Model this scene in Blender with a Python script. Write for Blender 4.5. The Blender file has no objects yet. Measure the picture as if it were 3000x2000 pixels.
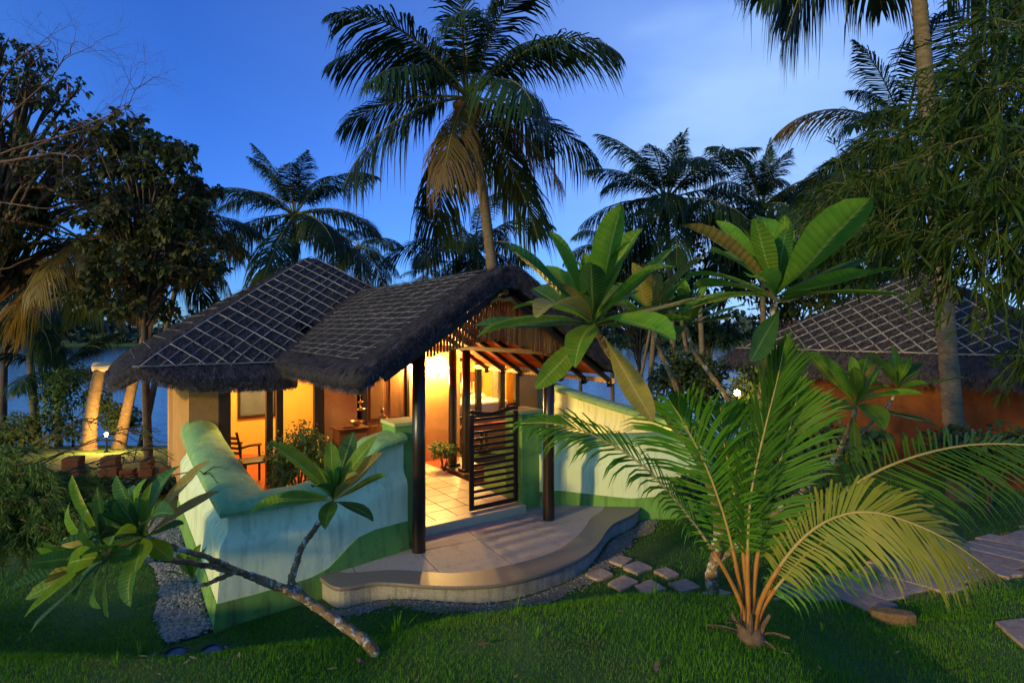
import bpy, math, random
import numpy as np
from mathutils import Vector, Matrix

S = bpy.context.scene
C = S.collection
R = math.radians
rng = np.random.default_rng(7)
random.seed(7)

# ------------------------------------------------------------------ camera, sky, sun, exposure
F, VH, H = 1667.0, 965.0, 2.85            # focal length in photo pixels, horizon row, eye height
cam_d = bpy.data.cameras.new('camera')
cam = bpy.data.objects.new('camera', cam_d)
C.objects.link(cam)
cam.location = (0, 0, H)
cam.rotation_euler = (R(90), 0, 0)
cam_d.sensor_width = 36.0
cam_d.lens = F / 3000 * 36
cam_d.shift_y = -(1000 - VH) / 3000
cam_d.clip_start = 0.05
cam_d.clip_end = 6000
S.camera = cam

SUN_EL = R(12.5)
SUN_FROM = Vector((-0.70, -0.71, 0)).normalized()      # low afterglow from behind the camera, a little left
sun_d = bpy.data.lights.new('sun', 'SUN')
sun_d.energy = 1.35
sun_d.angle = R(2)
sun_d.color = (1.0, 0.72, 0.20)
sun = bpy.data.objects.new('sun', sun_d)
C.objects.link(sun)
sdir = -(SUN_FROM * math.cos(SUN_EL) + Vector((0, 0, math.sin(SUN_EL))))
sun.rotation_euler = sdir.to_track_quat('-Z', 'Y').to_euler()

W = bpy.data.worlds.new('World')
S.world = W
W.use_nodes = True
wn, wl = W.node_tree.nodes, W.node_tree.links
wn.clear()
sky = wn.new('ShaderNodeTexSky')
sky.sky_type = 'NISHITA'
sky.sun_disc = False
sky.sun_elevation = SUN_EL
sky.sun_rotation = math.atan2(SUN_FROM.x, SUN_FROM.y)
sky.altitude = 0
sky.air_density = 1.0
sky.dust_density = 0.3
sky.ozone_density = 3.0
tint = wn.new('ShaderNodeMix'); tint.data_type = 'RGBA'; tint.blend_type = 'MULTIPLY'
tint.inputs[0].default_value = 1.0
tint.inputs[7].default_value = (0.27, 0.58, 1.38, 1)
wl.new(sky.outputs[0], tint.inputs[6])
# dusk blue away from the sun; unseen sky behind the camera is brightened for the walls
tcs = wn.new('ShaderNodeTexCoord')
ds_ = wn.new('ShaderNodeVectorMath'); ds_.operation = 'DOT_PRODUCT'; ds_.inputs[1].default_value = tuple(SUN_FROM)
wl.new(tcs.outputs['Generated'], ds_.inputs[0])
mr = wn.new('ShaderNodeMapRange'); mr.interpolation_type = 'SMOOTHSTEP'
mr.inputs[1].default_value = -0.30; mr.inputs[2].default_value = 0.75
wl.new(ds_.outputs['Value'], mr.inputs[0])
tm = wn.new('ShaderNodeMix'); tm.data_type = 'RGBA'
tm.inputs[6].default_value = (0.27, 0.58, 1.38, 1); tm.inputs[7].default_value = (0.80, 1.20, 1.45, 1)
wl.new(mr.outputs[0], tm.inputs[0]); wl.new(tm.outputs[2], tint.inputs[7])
# afterglow: the air is paler towards the front right, broken up by thin evening cloud
tc = wn.new('ShaderNodeTexCoord')
dp = wn.new('ShaderNodeVectorMath'); dp.operation = 'DOT_PRODUCT'
dp.inputs[1].default_value = tuple(Vector((0.47, 0.84, 0.25)).normalized())
mp = wn.new('ShaderNodeMapping'); mp.inputs['Scale'].default_value = (1.0, 1.0, 2.6)
nz = wn.new('ShaderNodeTexNoise'); nz.inputs['Scale'].default_value = 2.2
nz.inputs['Detail'].default_value = 4.0; nz.inputs['Roughness'].default_value = 0.5
ad = wn.new('ShaderNodeMath'); ad.operation = 'MULTIPLY_ADD'; ad.inputs[1].default_value = 0.17
sb = wn.new('ShaderNodeMath'); sb.operation = 'SUBTRACT'; sb.inputs[1].default_value = 0.085
wl.new(tc.outputs['Generated'], mp.inputs[0]); wl.new(mp.outputs[0], nz.inputs[0])
wl.new(tc.outputs['Generated'], dp.inputs[0])
wl.new(nz.outputs[0], ad.inputs[0]); wl.new(dp.outputs['Value'], ad.inputs[2]); wl.new(ad.outputs[0], sb.inputs[0])
cr = wn.new('ShaderNodeValToRGB')
el = cr.color_ramp.elements
el[0].position = 0.55; el[0].color = (0, 0, 0, 1)
el[1].position = 1.0; el[1].color = (.85, .85, .85, 1)
e_ = el.new(0.84); e_.color = (.11, .11, .11, 1)
e_ = el.new(0.95); e_.color = (.38, .38, .38, 1)
wl.new(sb.outputs[0], cr.inputs[0])
cl = wn.new('ShaderNodeMix'); cl.data_type = 'RGBA'
wl.new(cr.outputs[0], cl.inputs[0]); wl.new(tint.outputs[2], cl.inputs[6]); cl.inputs[7].default_value = (2.3, 3.6, 5.6, 1)
bg = wn.new('ShaderNodeBackground'); bg.inputs[1].default_value = 0.104
wo = wn.new('ShaderNodeOutputWorld')
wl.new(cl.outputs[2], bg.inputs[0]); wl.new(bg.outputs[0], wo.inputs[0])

S.view_settings.view_transform = 'Standard'
S.view_settings.look = 'None'
S.view_settings.gamma = 1.0
S.view_settings.exposure = 0.9
S.render.engine = 'CYCLES'
S.cycles.max_bounces = 6
S.cycles.transparent_max_bounces = 4
S.cycles.use_denoising = True
S.cycles.caustics_reflective = False
S.cycles.caustics_refractive = False
S.cycles.sample_clamp_indirect = 4.0

# ------------------------------------------------------------------ helpers
def at(u, v, Y):
    """photo pixel + real distance from the camera -> a point in the place"""
    return np.array([(u - 1500) / F * Y, Y, H - (v - VH) / F * Y])

def unit(v):
    v = np.asarray(v, float)
    return v / np.maximum(np.linalg.norm(v, axis=-1, keepdims=True), 1e-9)

class B:
    """collects quads and triangles; .obj() links them as ONE mesh object"""
    def __init__(s):
        s.V, s.Q, s.T, s.U, s.n = [], [], [], [], 0
    def add(s, v, q=None, t=None, uv=None):
        v = np.asarray(v, float).reshape(-1, 3)
        s.V.append(v)
        if q is not None and len(q): s.Q.append(np.asarray(q, int).reshape(-1, 4) + s.n)
        if t is not None and len(t): s.T.append(np.asarray(t, int).reshape(-1, 3) + s.n)
        s.U.append(np.zeros((len(v), 2)) if uv is None else np.asarray(uv, float).reshape(-1, 2))
        s.n += len(v)
        return s
    def mesh(s, name, smooth=False):
        me = bpy.data.meshes.new(name)
        V = np.concatenate(s.V)
        Q = np.concatenate(s.Q) if s.Q else np.zeros((0, 4), int)
        T = np.concatenate(s.T) if s.T else np.zeros((0, 3), int)
        li = np.concatenate([Q.ravel(), T.ravel()]).astype(np.int32)
        tot = np.concatenate([np.full(len(Q), 4), np.full(len(T), 3)]).astype(np.int32)
        st = np.concatenate([[0], np.cumsum(tot)[:-1]]).astype(np.int32)
        me.vertices.add(len(V)); me.vertices.foreach_set('co', V.astype(np.float32).ravel())
        me.loops.add(len(li)); me.loops.foreach_set('vertex_index', li)
        me.polygons.add(len(tot)); me.polygons.foreach_set('loop_start', st)
        me.polygons.foreach_set('use_smooth', np.full(len(tot), bool(smooth)))
        uvl = me.uv_layers.new(name='UVMap')
        uvl.data.foreach_set('uv', np.concatenate(s.U)[li].astype(np.float32).ravel())
        me.update(calc_edges=True)
        me.validate()
        return me
    def obj(s, name, m, parent=None, smooth=False, bev=0, crease=0):
        me = s.mesh(name, smooth)
        if crease: me.set_sharp_from_angle(angle=R(crease))
        return link(name, me, m, parent, bev)

def link(name, me, m, parent=None, bev=0):
    o = bpy.data.objects.new(name, me)
    C.objects.link(o)
    if m is not None and not me.materials: me.materials.append(m)
    if parent is not None: o.parent = parent
    if bev:
        b = o.modifiers.new('bevel', 'BEVEL'); b.width = bev; b.segments = 2; b.limit_method = 'ANGLE'
    return o

def tag(o, label=None, cat=None, group=None, kind=None):
    if label: o['label'] = label
    if cat: o['category'] = cat
    if group: o['group'] = group
    if kind: o['kind'] = kind
    return o

def thing(name, label, cat, loc=(0, 0, 0), rotz=0.0, group=None):
    o = bpy.data.objects.new(name, None)
    o.empty_display_size = 0.1
    C.objects.link(o)
    o.location = tuple(float(x) for x in loc); o.rotation_euler = (0, 0, rotz)
    return tag(o, label, cat, group)

BOXQ = [[0, 3, 2, 1], [4, 5, 6, 7], [0, 1, 5, 4], [1, 2, 6, 5], [2, 3, 7, 6], [3, 0, 4, 7]]
def box(b, x0, x1, y0, y1, z0, z1):
    return b.add([[x0, y0, z0], [x1, y0, z0], [x1, y1, z0], [x0, y1, z0],
                  [x0, y0, z1], [x1, y0, z1], [x1, y1, z1], [x0, y1, z1]], BOXQ)

def bar(b, p, q, w, h, up=(0, 0, 1)):
    """a rectangular bar from p to q"""
    p, q = np.asarray(p, float), np.asarray(q, float)
    t = unit(q - p); s = unit(np.cross(t, up)); n = np.cross(s, t)
    c = [(-w/2, -h/2), (w/2, -h/2), (w/2, h/2), (-w/2, h/2)]
    v = [p + s*x + n*y for x, y in c] + [q + s*x + n*y for x, y in c]
    return b.add(v, [[3, 2, 1, 0], [4, 5, 6, 7], [0, 1, 5, 4], [1, 2, 6, 5], [2, 3, 7, 6], [3, 0, 4, 7]])

def tube(b, pts, rad, k=8, cap=True):
    P = np.asarray(pts, float); n = len(P)
    rad = np.full(n, rad) if np.isscalar(rad) else np.asarray(rad, float)
    T = np.gradient(P, axis=0); T = unit(T)
    ref = np.array([0.31, 0.17, 0.93]) if abs(T[0] @ np.array([0.3, 0.17, 0.93])) < .95 else np.array([1., 0.1, 0])
    s = unit(np.cross(T[0], ref)); Ss = []
    for i in range(n):
        s = unit(s - T[i] * (s @ T[i])); Ss.append(s)
    Ss = np.array(Ss); N = np.cross(T, Ss)
    a = np.arange(k) * 2 * math.pi / k
    V = P[:, None] + rad[:, None, None] * (Ss[:, None] * np.cos(a)[None, :, None] + N[:, None] * np.sin(a)[None, :, None])
    i, j = np.meshgrid(np.arange(n - 1), np.arange(k), indexing='ij')
    q = np.stack([i*k + j, i*k + (j+1) % k, (i+1)*k + (j+1) % k, (i+1)*k + j], -1).reshape(-1, 4)
    V = V.reshape(-1, 3); t = None
    seg = np.concatenate([[0], np.cumsum(np.linalg.norm(np.diff(P, axis=0), axis=1))])
    uv = np.stack([np.tile(np.arange(k) / k, n), np.repeat(seg, k)], -1)
    if cap:
        V = np.concatenate([V, P[:1], P[-1:]]); c0, c1 = n*k, n*k + 1
        t = [[c0, (m+1) % k, m] for m in range(k)] + [[c1, (n-1)*k + m, (n-1)*k + (m+1) % k] for m in range(k)]
        uv = np.concatenate([uv, [[0, 0], [0, seg[-1]]]])
    return b.add(V, q, t, uv)

def lathe(b, prof, c=(0, 0, 0), k=16):
    prof = np.asarray(prof, float); n = len(prof); a = np.arange(k) * 2*math.pi/k
    V = np.stack([prof[:, 0, None]*np.cos(a), prof[:, 0, None]*np.sin(a), np.repeat(prof[:, 1, None], k, 1)], -1) + np.asarray(c, float)
    i, j = np.meshgrid(np.arange(n - 1), np.arange(k), indexing='ij')
    q = np.stack([i*k + j, i*k + (j+1) % k, (i+1)*k + (j+1) % k, (i+1)*k + j], -1).reshape(-1, 4)
    return b.add(V, q)

def spline(pts, n):
    """Catmull-Rom through the points"""
    P = np.asarray(pts, float)
    P = np.concatenate([[2*P[0] - P[1]], P, [2*P[-1] - P[-2]]])
    m = len(P) - 3; out = []
    for t in np.linspace(0, m - 1e-9, n):
        i = int(t); f = t - i
        a, b_, c, d = P[i:i+4]
        out.append(.5*((2*b_) + (-a + c)*f + (2*a - 5*b_ + 4*c - d)*f*f + (-a + 3*b_ - 3*c + d)*f**3))
    return np.array(out)

def prism(b, poly, z0, z1):
    """vertical prism over a 2-D polygon (counter-clockwise)"""
    P = np.asarray(poly, float); n = len(P)
    from mathutils.geometry import tessellate_polygon
    tr = tessellate_polygon([[Vector((x, y, 0)) for x, y in P]])
    V = np.concatenate([np.c_[P, np.full(n, z0)], np.c_[P, np.full(n, z1)]])
    q = [[i, (i+1) % n, n + (i+1) % n, n + i] for i in range(n)]
    top, bot = [], []
    for a, c, d in tr:
        cr_ = np.cross(P[c] - P[a], P[d] - P[a])
        if cr_ < 0: c, d = d, c
        top.append([n + a, n + c, n + d]); bot.append([a, d, c])
    return b.add(V, q, top + bot)

def clip_rect(poly, x0, x1, y0, y1):
    def clip(P, ax, lim, keep_less):
        out = []
        for i in range(len(P)):
            a, c = P[i], P[(i+1) % len(P)]
            ina = (a[ax] <= lim) if keep_less else (a[ax] >= lim)
            inc = (c[ax] <= lim) if keep_less else (c[ax] >= lim)
            if ina: out.append(a)
            if ina != inc:
                t = (lim - a[ax]) / (c[ax] - a[ax]); out.append((a[0] + t*(c[0]-a[0]), a[1] + t*(c[1]-a[1])))
        return out
    P = [tuple(p) for p in poly]
    for ax, lim, l in ((0, x0, False), (0, x1, True), (1, y0, False), (1, y1, True)):
        if P: P = clip(P, ax, lim, l)
    return P

def inpoly(X, Y, poly):
    X, Y = np.asarray(X), np.asarray(Y); r = np.zeros(X.shape, bool); n = len(poly)
    for i in range(n):
        x0, y0 = poly[i]; x1, y1 = poly[(i+1) % n]
        c = ((y0 > Y) != (y1 > Y)) & (X < (x1-x0)*(Y-y0)/((y1-y0) if y1 != y0 else 1e-9) + x0)
        r ^= c
    return r

# ------------------------------------------------------------------ materials
MATS = {}
def mat(name, c1, c2=None, scale=8.0, rough=0.7, bump=0.0, bscale=None, detail=6.0, spec=0.3, stretch=None,
        trans=0.0, tcol=None, emit=None, estr=0.0, coat=0.0, per=0.0, metal=0.0, blotch=None, coords='Object', streak=None):
    """Principled material whose colour drifts between c1 and c2 with noise; per = variation from object to object"""
    if name in MATS: return MATS[name]
    m = bpy.data.materials.new(name); m.use_nodes = True
    nt = m.node_tree; N, L = nt.nodes, nt.links
    p = N['Principled BSDF']
    p.inputs['Roughness'].default_value = rough
    p.inputs['Specular IOR Level'].default_value = spec
    p.inputs['Metallic'].default_value = metal
    p.inputs['Coat Weight'].default_value = coat
    col = None
    t = N.new('ShaderNodeTexCoord')
    mp_ = N.new('ShaderNodeMapping')
    if stretch: mp_.inputs['Scale'].default_value = stretch
    L.new(t.outputs[coords], mp_.inputs[0])
    if c2 is not None:
        n = N.new('ShaderNodeTexNoise'); n.inputs['Scale'].default_value = scale; n.inputs['Detail'].default_value = detail
        n.inputs['Roughness'].default_value = 0.62
        L.new(mp_.outputs[0], n.inputs[0])
        r = N.new('ShaderNodeValToRGB')
        r.color_ramp.elements[0].position = 0.34; r.color_ramp.elements[0].color = (*c1, 1)
        r.color_ramp.elements[1].position = 0.66; r.color_ramp.elements[1].color = (*c2, 1)
        L.new(n.outputs[0], r.inputs[0]); col = r.outputs[0]
    if blotch:
        bc, bs, b0, b1 = blotch
        n2 = N.new('ShaderNodeTexNoise'); n2.inputs['Scale'].default_value = bs; n2.inputs['Detail'].default_value = 8.0
        n2.inputs['Roughness'].default_value = 0.7
        L.new(mp_.outputs[0], n2.inputs[0])
        r2 = N.new('ShaderNodeValToRGB')
        r2.color_ramp.elements[0].position = b0; r2.color_ramp.elements[0].color = (0, 0, 0, 1)
        r2.color_ramp.elements[1].position = b1; r2.color_ramp.elements[1].color = (1, 1, 1, 1)
        L.new(n2.outputs[0], r2.inputs[0])
        mx = N.new('ShaderNodeMix'); mx.data_type = 'RGBA'
        L.new(r2.outputs[0], mx.inputs[0])
        if col: L.new(col, mx.inputs[6])
        else: mx.inputs[6].default_value = (*c1, 1)
        mx.inputs[7].default_value = (*bc, 1); col = mx.outputs[2]
    if streak:                                   # rain streaks and grime: noise drawn out downwards
        sc_, amt, k = streak
        ms_ = N.new('ShaderNodeMapping'); ms_.inputs['Scale'].default_value = (1, 1, .10); L.new(t.outputs[coords], ms_.inputs[0])
        n3 = N.new('ShaderNodeTexNoise'); n3.inputs['Scale'].default_value = k; n3.inputs['Detail'].default_value = 7.0; n3.inputs['Roughness'].default_value = .65
        L.new(ms_.outputs[0], n3.inputs[0])
        r3 = N.new('ShaderNodeValToRGB'); r3.color_ramp.elements[0].position = .50; r3.color_ramp.elements[0].color = (0, 0, 0, 1)
        r3.color_ramp.elements[1].position = .74; r3.color_ramp.elements[1].color = (amt, amt, amt, 1); L.new(n3.outputs[0], r3.inputs[0])
        mx3 = N.new('ShaderNodeMix'); mx3.data_type = 'RGBA'; L.new(r3.outputs[0], mx3.inputs[0])
        if col: L.new(col, mx3.inputs[6])
        else: mx3.inputs[6].default_value = (*c1, 1)
        mx3.inputs[7].default_value = (*sc_, 1); col = mx3.outputs[2]
    if per:
        oi = N.new('ShaderNodeObjectInfo'); hv = N.new('ShaderNodeHueSaturation')
        ma = N.new('ShaderNodeMapRange'); ma.inputs[3].default_value = 1 - per; ma.inputs[4].default_value = 1 + per
        mb = N.new('ShaderNodeMapRange'); mb.inputs[3].default_value = 0.5 - per*.06; mb.inputs[4].default_value = 0.5 + per*.06
        L.new(oi.outputs['Random'], ma.inputs[0]); L.new(ma.outputs[0], hv.inputs['Value'])
        L.new(oi.outputs['Random'], mb.inputs[0]); L.new(mb.outputs[0], hv.inputs['Hue'])
        if col: L.new(col, hv.inputs['Color'])
        else: hv.inputs['Color'].default_value = (*c1, 1)
        col = hv.outputs[0]
    if col: L.new(col, p.inputs['Base Color'])
    else: p.inputs['Base Color'].default_value = (*c1, 1)
    if emit:
        p.inputs['Emission Color'].default_value = (*emit, 1); p.inputs['Emission Strength'].default_value = estr
    if bump:
        nb = N.new('ShaderNodeTexNoise'); nb.inputs['Scale'].default_value = bscale or scale*3; nb.inputs['Detail'].default_value = 8.0
        L.new(mp_.outputs[0], nb.inputs[0])
        bn = N.new('ShaderNodeBump'); bn.inputs['Strength'].default_value = bump; bn.inputs['Distance'].default_value = 0.02
        L.new(nb.outputs[0], bn.inputs['Height']); L.new(bn.outputs[0], p.inputs['Normal'])
    if trans:
        tr = N.new('ShaderNodeBsdfTranslucent'); ms = N.new('ShaderNodeMixShader'); ms.inputs[0].default_value = trans
        if tcol: tr.inputs[0].default_value = (*tcol, 1)
        elif col: L.new(col, tr.inputs[0])
        else: tr.inputs[0].default_value = (*c1, 1)
        out = N['Material Output']
        L.new(p.outputs[0], ms.inputs[1]); L.new(tr.outputs[0], ms.inputs[2]); L.new(ms.outputs[0], out.inputs[0])
    MATS[name] = m
    return m

def leaf_mat(name, c1, c2, vein, nveins=20, trans=0.35, rough=0.45, brown=None):
    """broad leaf: pale midrib and side veins from the leaf's own UV, dry patches by noise"""
    if name in MATS: return MATS[name]
    m = mat(name, c1, c2, scale=5.0, rough=rough, trans=trans, per=0.22, spec=0.16,
            blotch=(brown, 7.0, 0.64, 0.76) if brown else None)
    nt = m.node_tree; N, L = nt.nodes, nt.links
    p = N['Principled BSDF']; src = p.inputs['Base Color'].links[0].from_socket
    uvn = N.new('ShaderNodeUVMap'); sx = N.new('ShaderNodeSeparateXYZ'); L.new(uvn.outputs[0], sx.inputs[0])
    def M(op, a, b=None, c=None):
        n = N.new('ShaderNodeMath'); n.operation = op
        for i, x in enumerate((a, b, c)):
            if x is None: continue
            if hasattr(x, 'links'): L.new(x, n.inputs[i])
            else: n.inputs[i].default_value = x
        return n.outputs[0]
    ax = M('ABSOLUTE', M('SUBTRACT', sx.outputs[0], 0.5))
    rib = M('LESS_THAN', ax, 0.035)
    ph = M('SUBTRACT', M('MULTIPLY', sx.outputs[1], nveins*2*math.pi), M('MULTIPLY', ax, 7.0))
    sv = M('GREATER_THAN', M('SINE', ph), 0.86)
    f = M('MAXIMUM', M('MULTIPLY', rib, 0.85), M('MULTIPLY', sv, 0.17))
    mx = N.new('ShaderNodeMix'); mx.data_type = 'RGBA'
    L.new(f, mx.inputs[0]); L.new(src, mx.inputs[6]); mx.inputs[7].default_value = (*vein, 1)
    L.new(mx.outputs[2], p.inputs['Base Color'])
    for n in N:
        if n.type == 'BSDF_TRANSLUCENT': L.new(mx.outputs[2], n.inputs[0])
    bn = N.new('ShaderNodeBump'); bn.inputs['Strength'].default_value = 0.18; bn.inputs['Distance'].default_value = 0.01
    L.new(M('SINE', ph), bn.inputs['Height']); L.new(bn.outputs[0], p.inputs['Normal'])
    return m

M_wall = mat('pale_mint_plaster', (0.74, 0.83, 0.50), (0.78, 0.87, 0.55), scale=2.2, rough=0.85, bump=0.28, bscale=11,
             blotch=((0.52, 0.58, 0.35), 3.0, 0.56, 0.80), streak=((0.30, 0.36, 0.22), .7, 9))
M_green = mat('green_plaster', (0.16, 0.34, 0.065), (0.20, 0.40, 0.085), scale=3.0, rough=0.8, bump=0.12, bscale=30,
              blotch=((0.09, 0.17, 0.045), 5.0, 0.54, 0.78), streak=((0.07, 0.09, 0.04), .8, 8))
M_coping = mat('sea_green_plaster', (0.21, 0.40, 0.16), (0.27, 0.46, 0.20), scale=2.5, rough=0.75, spec=.15, bump=0.1, bscale=25,
               blotch=((0.42, 0.52, 0.15), 5.0, 0.54, 0.70), stretch=(3, .7, 1), streak=((0.12, 0.20, 0.08), .6, 7))
M_cap = mat('lamplit_yellow_green_plaster', (0.56, 0.56, 0.20), (0.62, 0.62, 0.25), scale=4, rough=0.8, bump=0.1)  # the lamp's yellow is put into the cap colour
M_ochre = mat('ochre_plaster', (0.46, 0.23, 0.07), (0.54, 0.29, 0.10), scale=2.0, rough=0.85, bump=0.15, bscale=22,
              blotch=((0.34, 0.15, 0.05), 2.5, 0.55, 0.8))
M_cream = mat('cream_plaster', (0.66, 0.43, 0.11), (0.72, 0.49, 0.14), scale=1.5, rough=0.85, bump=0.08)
M_hut = mat('terracotta_plaster', (0.095, 0.027, 0.008), (0.14, 0.044, 0.013), scale=1.6, rough=0.9, bump=0.25, bscale=14,
            blotch=((0.06, 0.018, 0.006), 3.0, 0.52, 0.75), streak=((0.03, 0.012, 0.006), .7, 6))
M_dark = mat('dark_wood', (0.018, 0.010, 0.007), (0.035, 0.019, 0.012), scale=3, rough=0.38, bump=0.15, stretch=(6, 6, .5), spec=0.5)
M_post = mat('lacquered_dark_post', (0.014, 0.008, 0.006), (0.03, 0.016, 0.010), scale=3, rough=0.3, bump=0.12, stretch=(6, 6, .4), spec=0.5)
M_wood = mat('brown_wood', (0.13, 0.055, 0.022), (0.20, 0.09, 0.035), scale=4, rough=0.5, bump=0.15, stretch=(5, 5, .5), per=.2)
M_reed = mat('reed_slat', (0.34, 0.12, 0.04), (0.46, 0.19, 0.065), scale=6, rough=0.65, bump=0.2, stretch=(8, 8, .6), per=.35)
M_tile = mat('red_clay_tile', (0.44, 0.07, 0.022), (0.54, 0.10, 0.03), scale=5, rough=0.6, bump=0.15, per=.15)
M_thatch = mat('thatch', (0.020, 0.019, 0.026), (0.060, 0.054, 0.066), scale=14, rough=0.95, bump=1.0, bscale=60, stretch=(1, 1, .5), spec=0.1)
M_straw = mat('straw', (0.022, 0.021, 0.029), (0.120, 0.104, 0.118), scale=9, rough=0.85, spec=0.15)
M_pole = mat('weathered_bamboo_pole', (0.17, 0.16, 0.17), (0.28, 0.265, 0.275), scale=5, rough=0.7, bump=0.2, per=.25, spec=.2)
M_batten = mat('dull_bamboo_batten', (0.10, 0.095, 0.105), (0.19, 0.18, 0.19), scale=5, rough=0.8, bump=0.2, per=.35, spec=.15)
M_granite = mat('speckled_granite', (0.30, 0.27, 0.25), (0.50, 0.45, 0.41), scale=90, rough=0.75, bump=0.25, bscale=120, detail=3, per=.06,
                blotch=((0.19, 0.165, 0.14), 3.0, 0.52, 0.80))
M_band = mat('smooth_granite_band', (0.17, 0.145, 0.12), (0.24, 0.21, 0.18), scale=60, rough=0.45, bump=0.08, detail=3,
             blotch=((0.12, 0.10, 0.085), 4.0, 0.6, 0.8))
M_riser = mat('grey_granite', (0.28, 0.27, 0.24), (0.46, 0.44, 0.40), scale=70, rough=0.8, bump=0.25, detail=3,
              blotch=((0.13, 0.13, 0.09), 5.0, 0.52, 0.76), streak=((0.09, 0.10, 0.06), .8, 10))
M_floor = mat('cream_floor_tile', (0.52, 0.42, 0.27), (0.58, 0.48, 0.32), scale=6, rough=0.4, per=.14, bump=.08, blotch=((0.34, 0.26, 0.16), 3.5, .55, .8))
M_redfloor = mat('red_oxide_floor', (0.32, 0.07, 0.03), (0.38, 0.09, 0.04), scale=5, rough=0.35)
M_glass = mat('dusky_window_pane', (0.10, 0.13, 0.19), (0.15, 0.18, 0.25), scale=2, rough=0.12, spec=0.6)
M_sheet = mat('cream_bed_linen', (0.74, 0.66, 0.42), (0.80, 0.72, 0.48), scale=4, rough=0.9, bump=.3, bscale=9)
M_metal = mat('aged_brass', (0.42, 0.27, 0.10), (0.50, 0.34, 0.14), scale=12, rough=0.35, metal=.9)
M_iron = mat('dark_iron', (0.03, 0.028, 0.026), (0.05, 0.045, 0.04), scale=12, rough=0.5, metal=.4)
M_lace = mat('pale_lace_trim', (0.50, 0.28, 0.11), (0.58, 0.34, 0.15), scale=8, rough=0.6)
M_cush = mat('red_cushion', (0.42, 0.07, 0.03), (0.48, 0.09, 0.04), scale=8, rough=0.9, bump=.2)
M_stone = mat('mauve_paving_stone', (0.36, 0.235, 0.17), (0.52, 0.37, 0.28), scale=14, rough=0.85, bump=0.5, bscale=40, per=.15,
              blotch=((0.24, 0.15, 0.10), 6.0, 0.55, 0.75))
M_kerb = mat('mossy_brick', (0.16, 0.10, 0.05), (0.24, 0.15, 0.07), scale=12, rough=0.9, bump=.6)
M_later = mat('laterite_block', (0.10, 0.038, 0.02), (0.16, 0.06, 0.03), scale=12, rough=0.9, bump=.5)
M_pebble = mat('grey_pebble', (0.10, 0.095, 0.10), (0.38, 0.35, 0.34), scale=28, rough=0.7, detail=2)
M_sand = mat('gravelly_soil', (0.16, 0.11, 0.08), (0.30, 0.23, 0.18), scale=30, rough=0.95, bump=.8, bscale=60)
M_bark = mat('plumeria_bark', (0.13, 0.075, 0.035), (0.30, 0.19, 0.09), scale=9, rough=0.85, bump=.9, bscale=25,
             blotch=((0.55, 0.52, 0.45), 13.0, 0.53, 0.58))
M_trunk = mat('palm_trunk_bark', (0.10, 0.075, 0.05), (0.20, 0.15, 0.10), scale=7, rough=0.9, bump=.6, bscale=22, stretch=(1, 1, 2.5),
              blotch=((0.26, 0.22, 0.16), 5.0, 0.6, 0.75))
M_branch = mat('tree_bark', (0.07, 0.045, 0.03), (0.13, 0.085, 0.055), scale=7, rough=0.9, bump=.5)
M_twig = mat('bare_twig', (0.10, 0.06, 0.045), (0.17, 0.10, 0.07), scale=7, rough=0.9)
M_frond = mat('coconut_frond', (0.016, 0.040, 0.016), (0.033, 0.060, 0.019), scale=1.2, rough=0.42, trans=.25, per=.3, spec=.14)
M_frond_old_or_lit = mat('old_or_lamplit_frond', (0.10, 0.085, 0.020), (0.19, 0.12, 0.028), scale=1.2, rough=0.55, trans=.25, per=.3)
M_young = mat('young_palm_frond', (0.050, 0.165, 0.012), (0.105, 0.235, 0.020), scale=3.0, rough=0.4, trans=.3, per=.15, spec=.14)
M_young_y = mat('yellowing_palm_frond', (0.17, 0.24, 0.020), (0.36, 0.30, 0.035), scale=3.0, rough=0.5, trans=.3, per=.1,
                blotch=((0.38, 0.30, 0.12), 5, .62, .75))
M_petiole = mat('orange_palm_petiole', (0.34, 0.13, 0.025), (0.46, 0.20, 0.04), scale=6, rough=0.5, bump=.2)
M_rachis = mat('palm_rachis', (0.12, 0.13, 0.035), (0.20, 0.18, 0.06), scale=4, rough=0.5)
M_rachis_y = mat('golden_palm_rachis', (0.36, 0.25, 0.07), (0.45, 0.32, 0.10), scale=4, rough=0.5)
M_coco = mat('coconut_husk', (0.14, 0.085, 0.03), (0.22, 0.14, 0.045), scale=6, rough=0.7, per=.2)
M_husk = mat('dry_husk', (0.10, 0.06, 0.035), (0.20, 0.13, 0.08), scale=10, rough=0.9, bump=.4)
M_plum = leaf_mat('plumeria_leaf', (0.095, 0.25, 0.020), (0.20, 0.34, 0.030), (0.34, 0.46, 0.09), nveins=19, trans=.5, brown=(0.20, 0.20, 0.03))
M_plum_d = leaf_mat('dark_plumeria_leaf', (0.035, 0.115, 0.026), (0.065, 0.165, 0.036), (0.18, 0.28, 0.09), nveins=19, trans=.35, brown=(0.10, 0.13, 0.03))
M_plum_y = leaf_mat('yellowed_plumeria_leaf', (0.26, 0.23, 0.045), (0.38, 0.30, 0.06), (0.45, 0.40, 0.15), nveins=19, trans=.4,
                    brown=(0.20, 0.09, 0.03))
M_bush = mat('ficus_leaf', (0.055, 0.11, 0.03), (0.11, 0.18, 0.05), scale=6, rough=0.32, trans=.2, spec=.14)
M_tree = mat('broad_tree_leaf', (0.038, 0.066, 0.024), (0.100, 0.092, 0.028), scale=1.3, rough=0.5, trans=.25, spec=.14)
M_tree2 = mat('fine_tree_leaf', (0.034, 0.062, 0.026), (0.075, 0.085, 0.032), scale=1.3, rough=0.5, trans=.25, spec=.14)
M_darkleaf = mat('shade_shrub_leaf', (0.022, 0.045, 0.020), (0.045, 0.080, 0.030), scale=2, rough=0.45, trans=.15, spec=.14)
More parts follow.
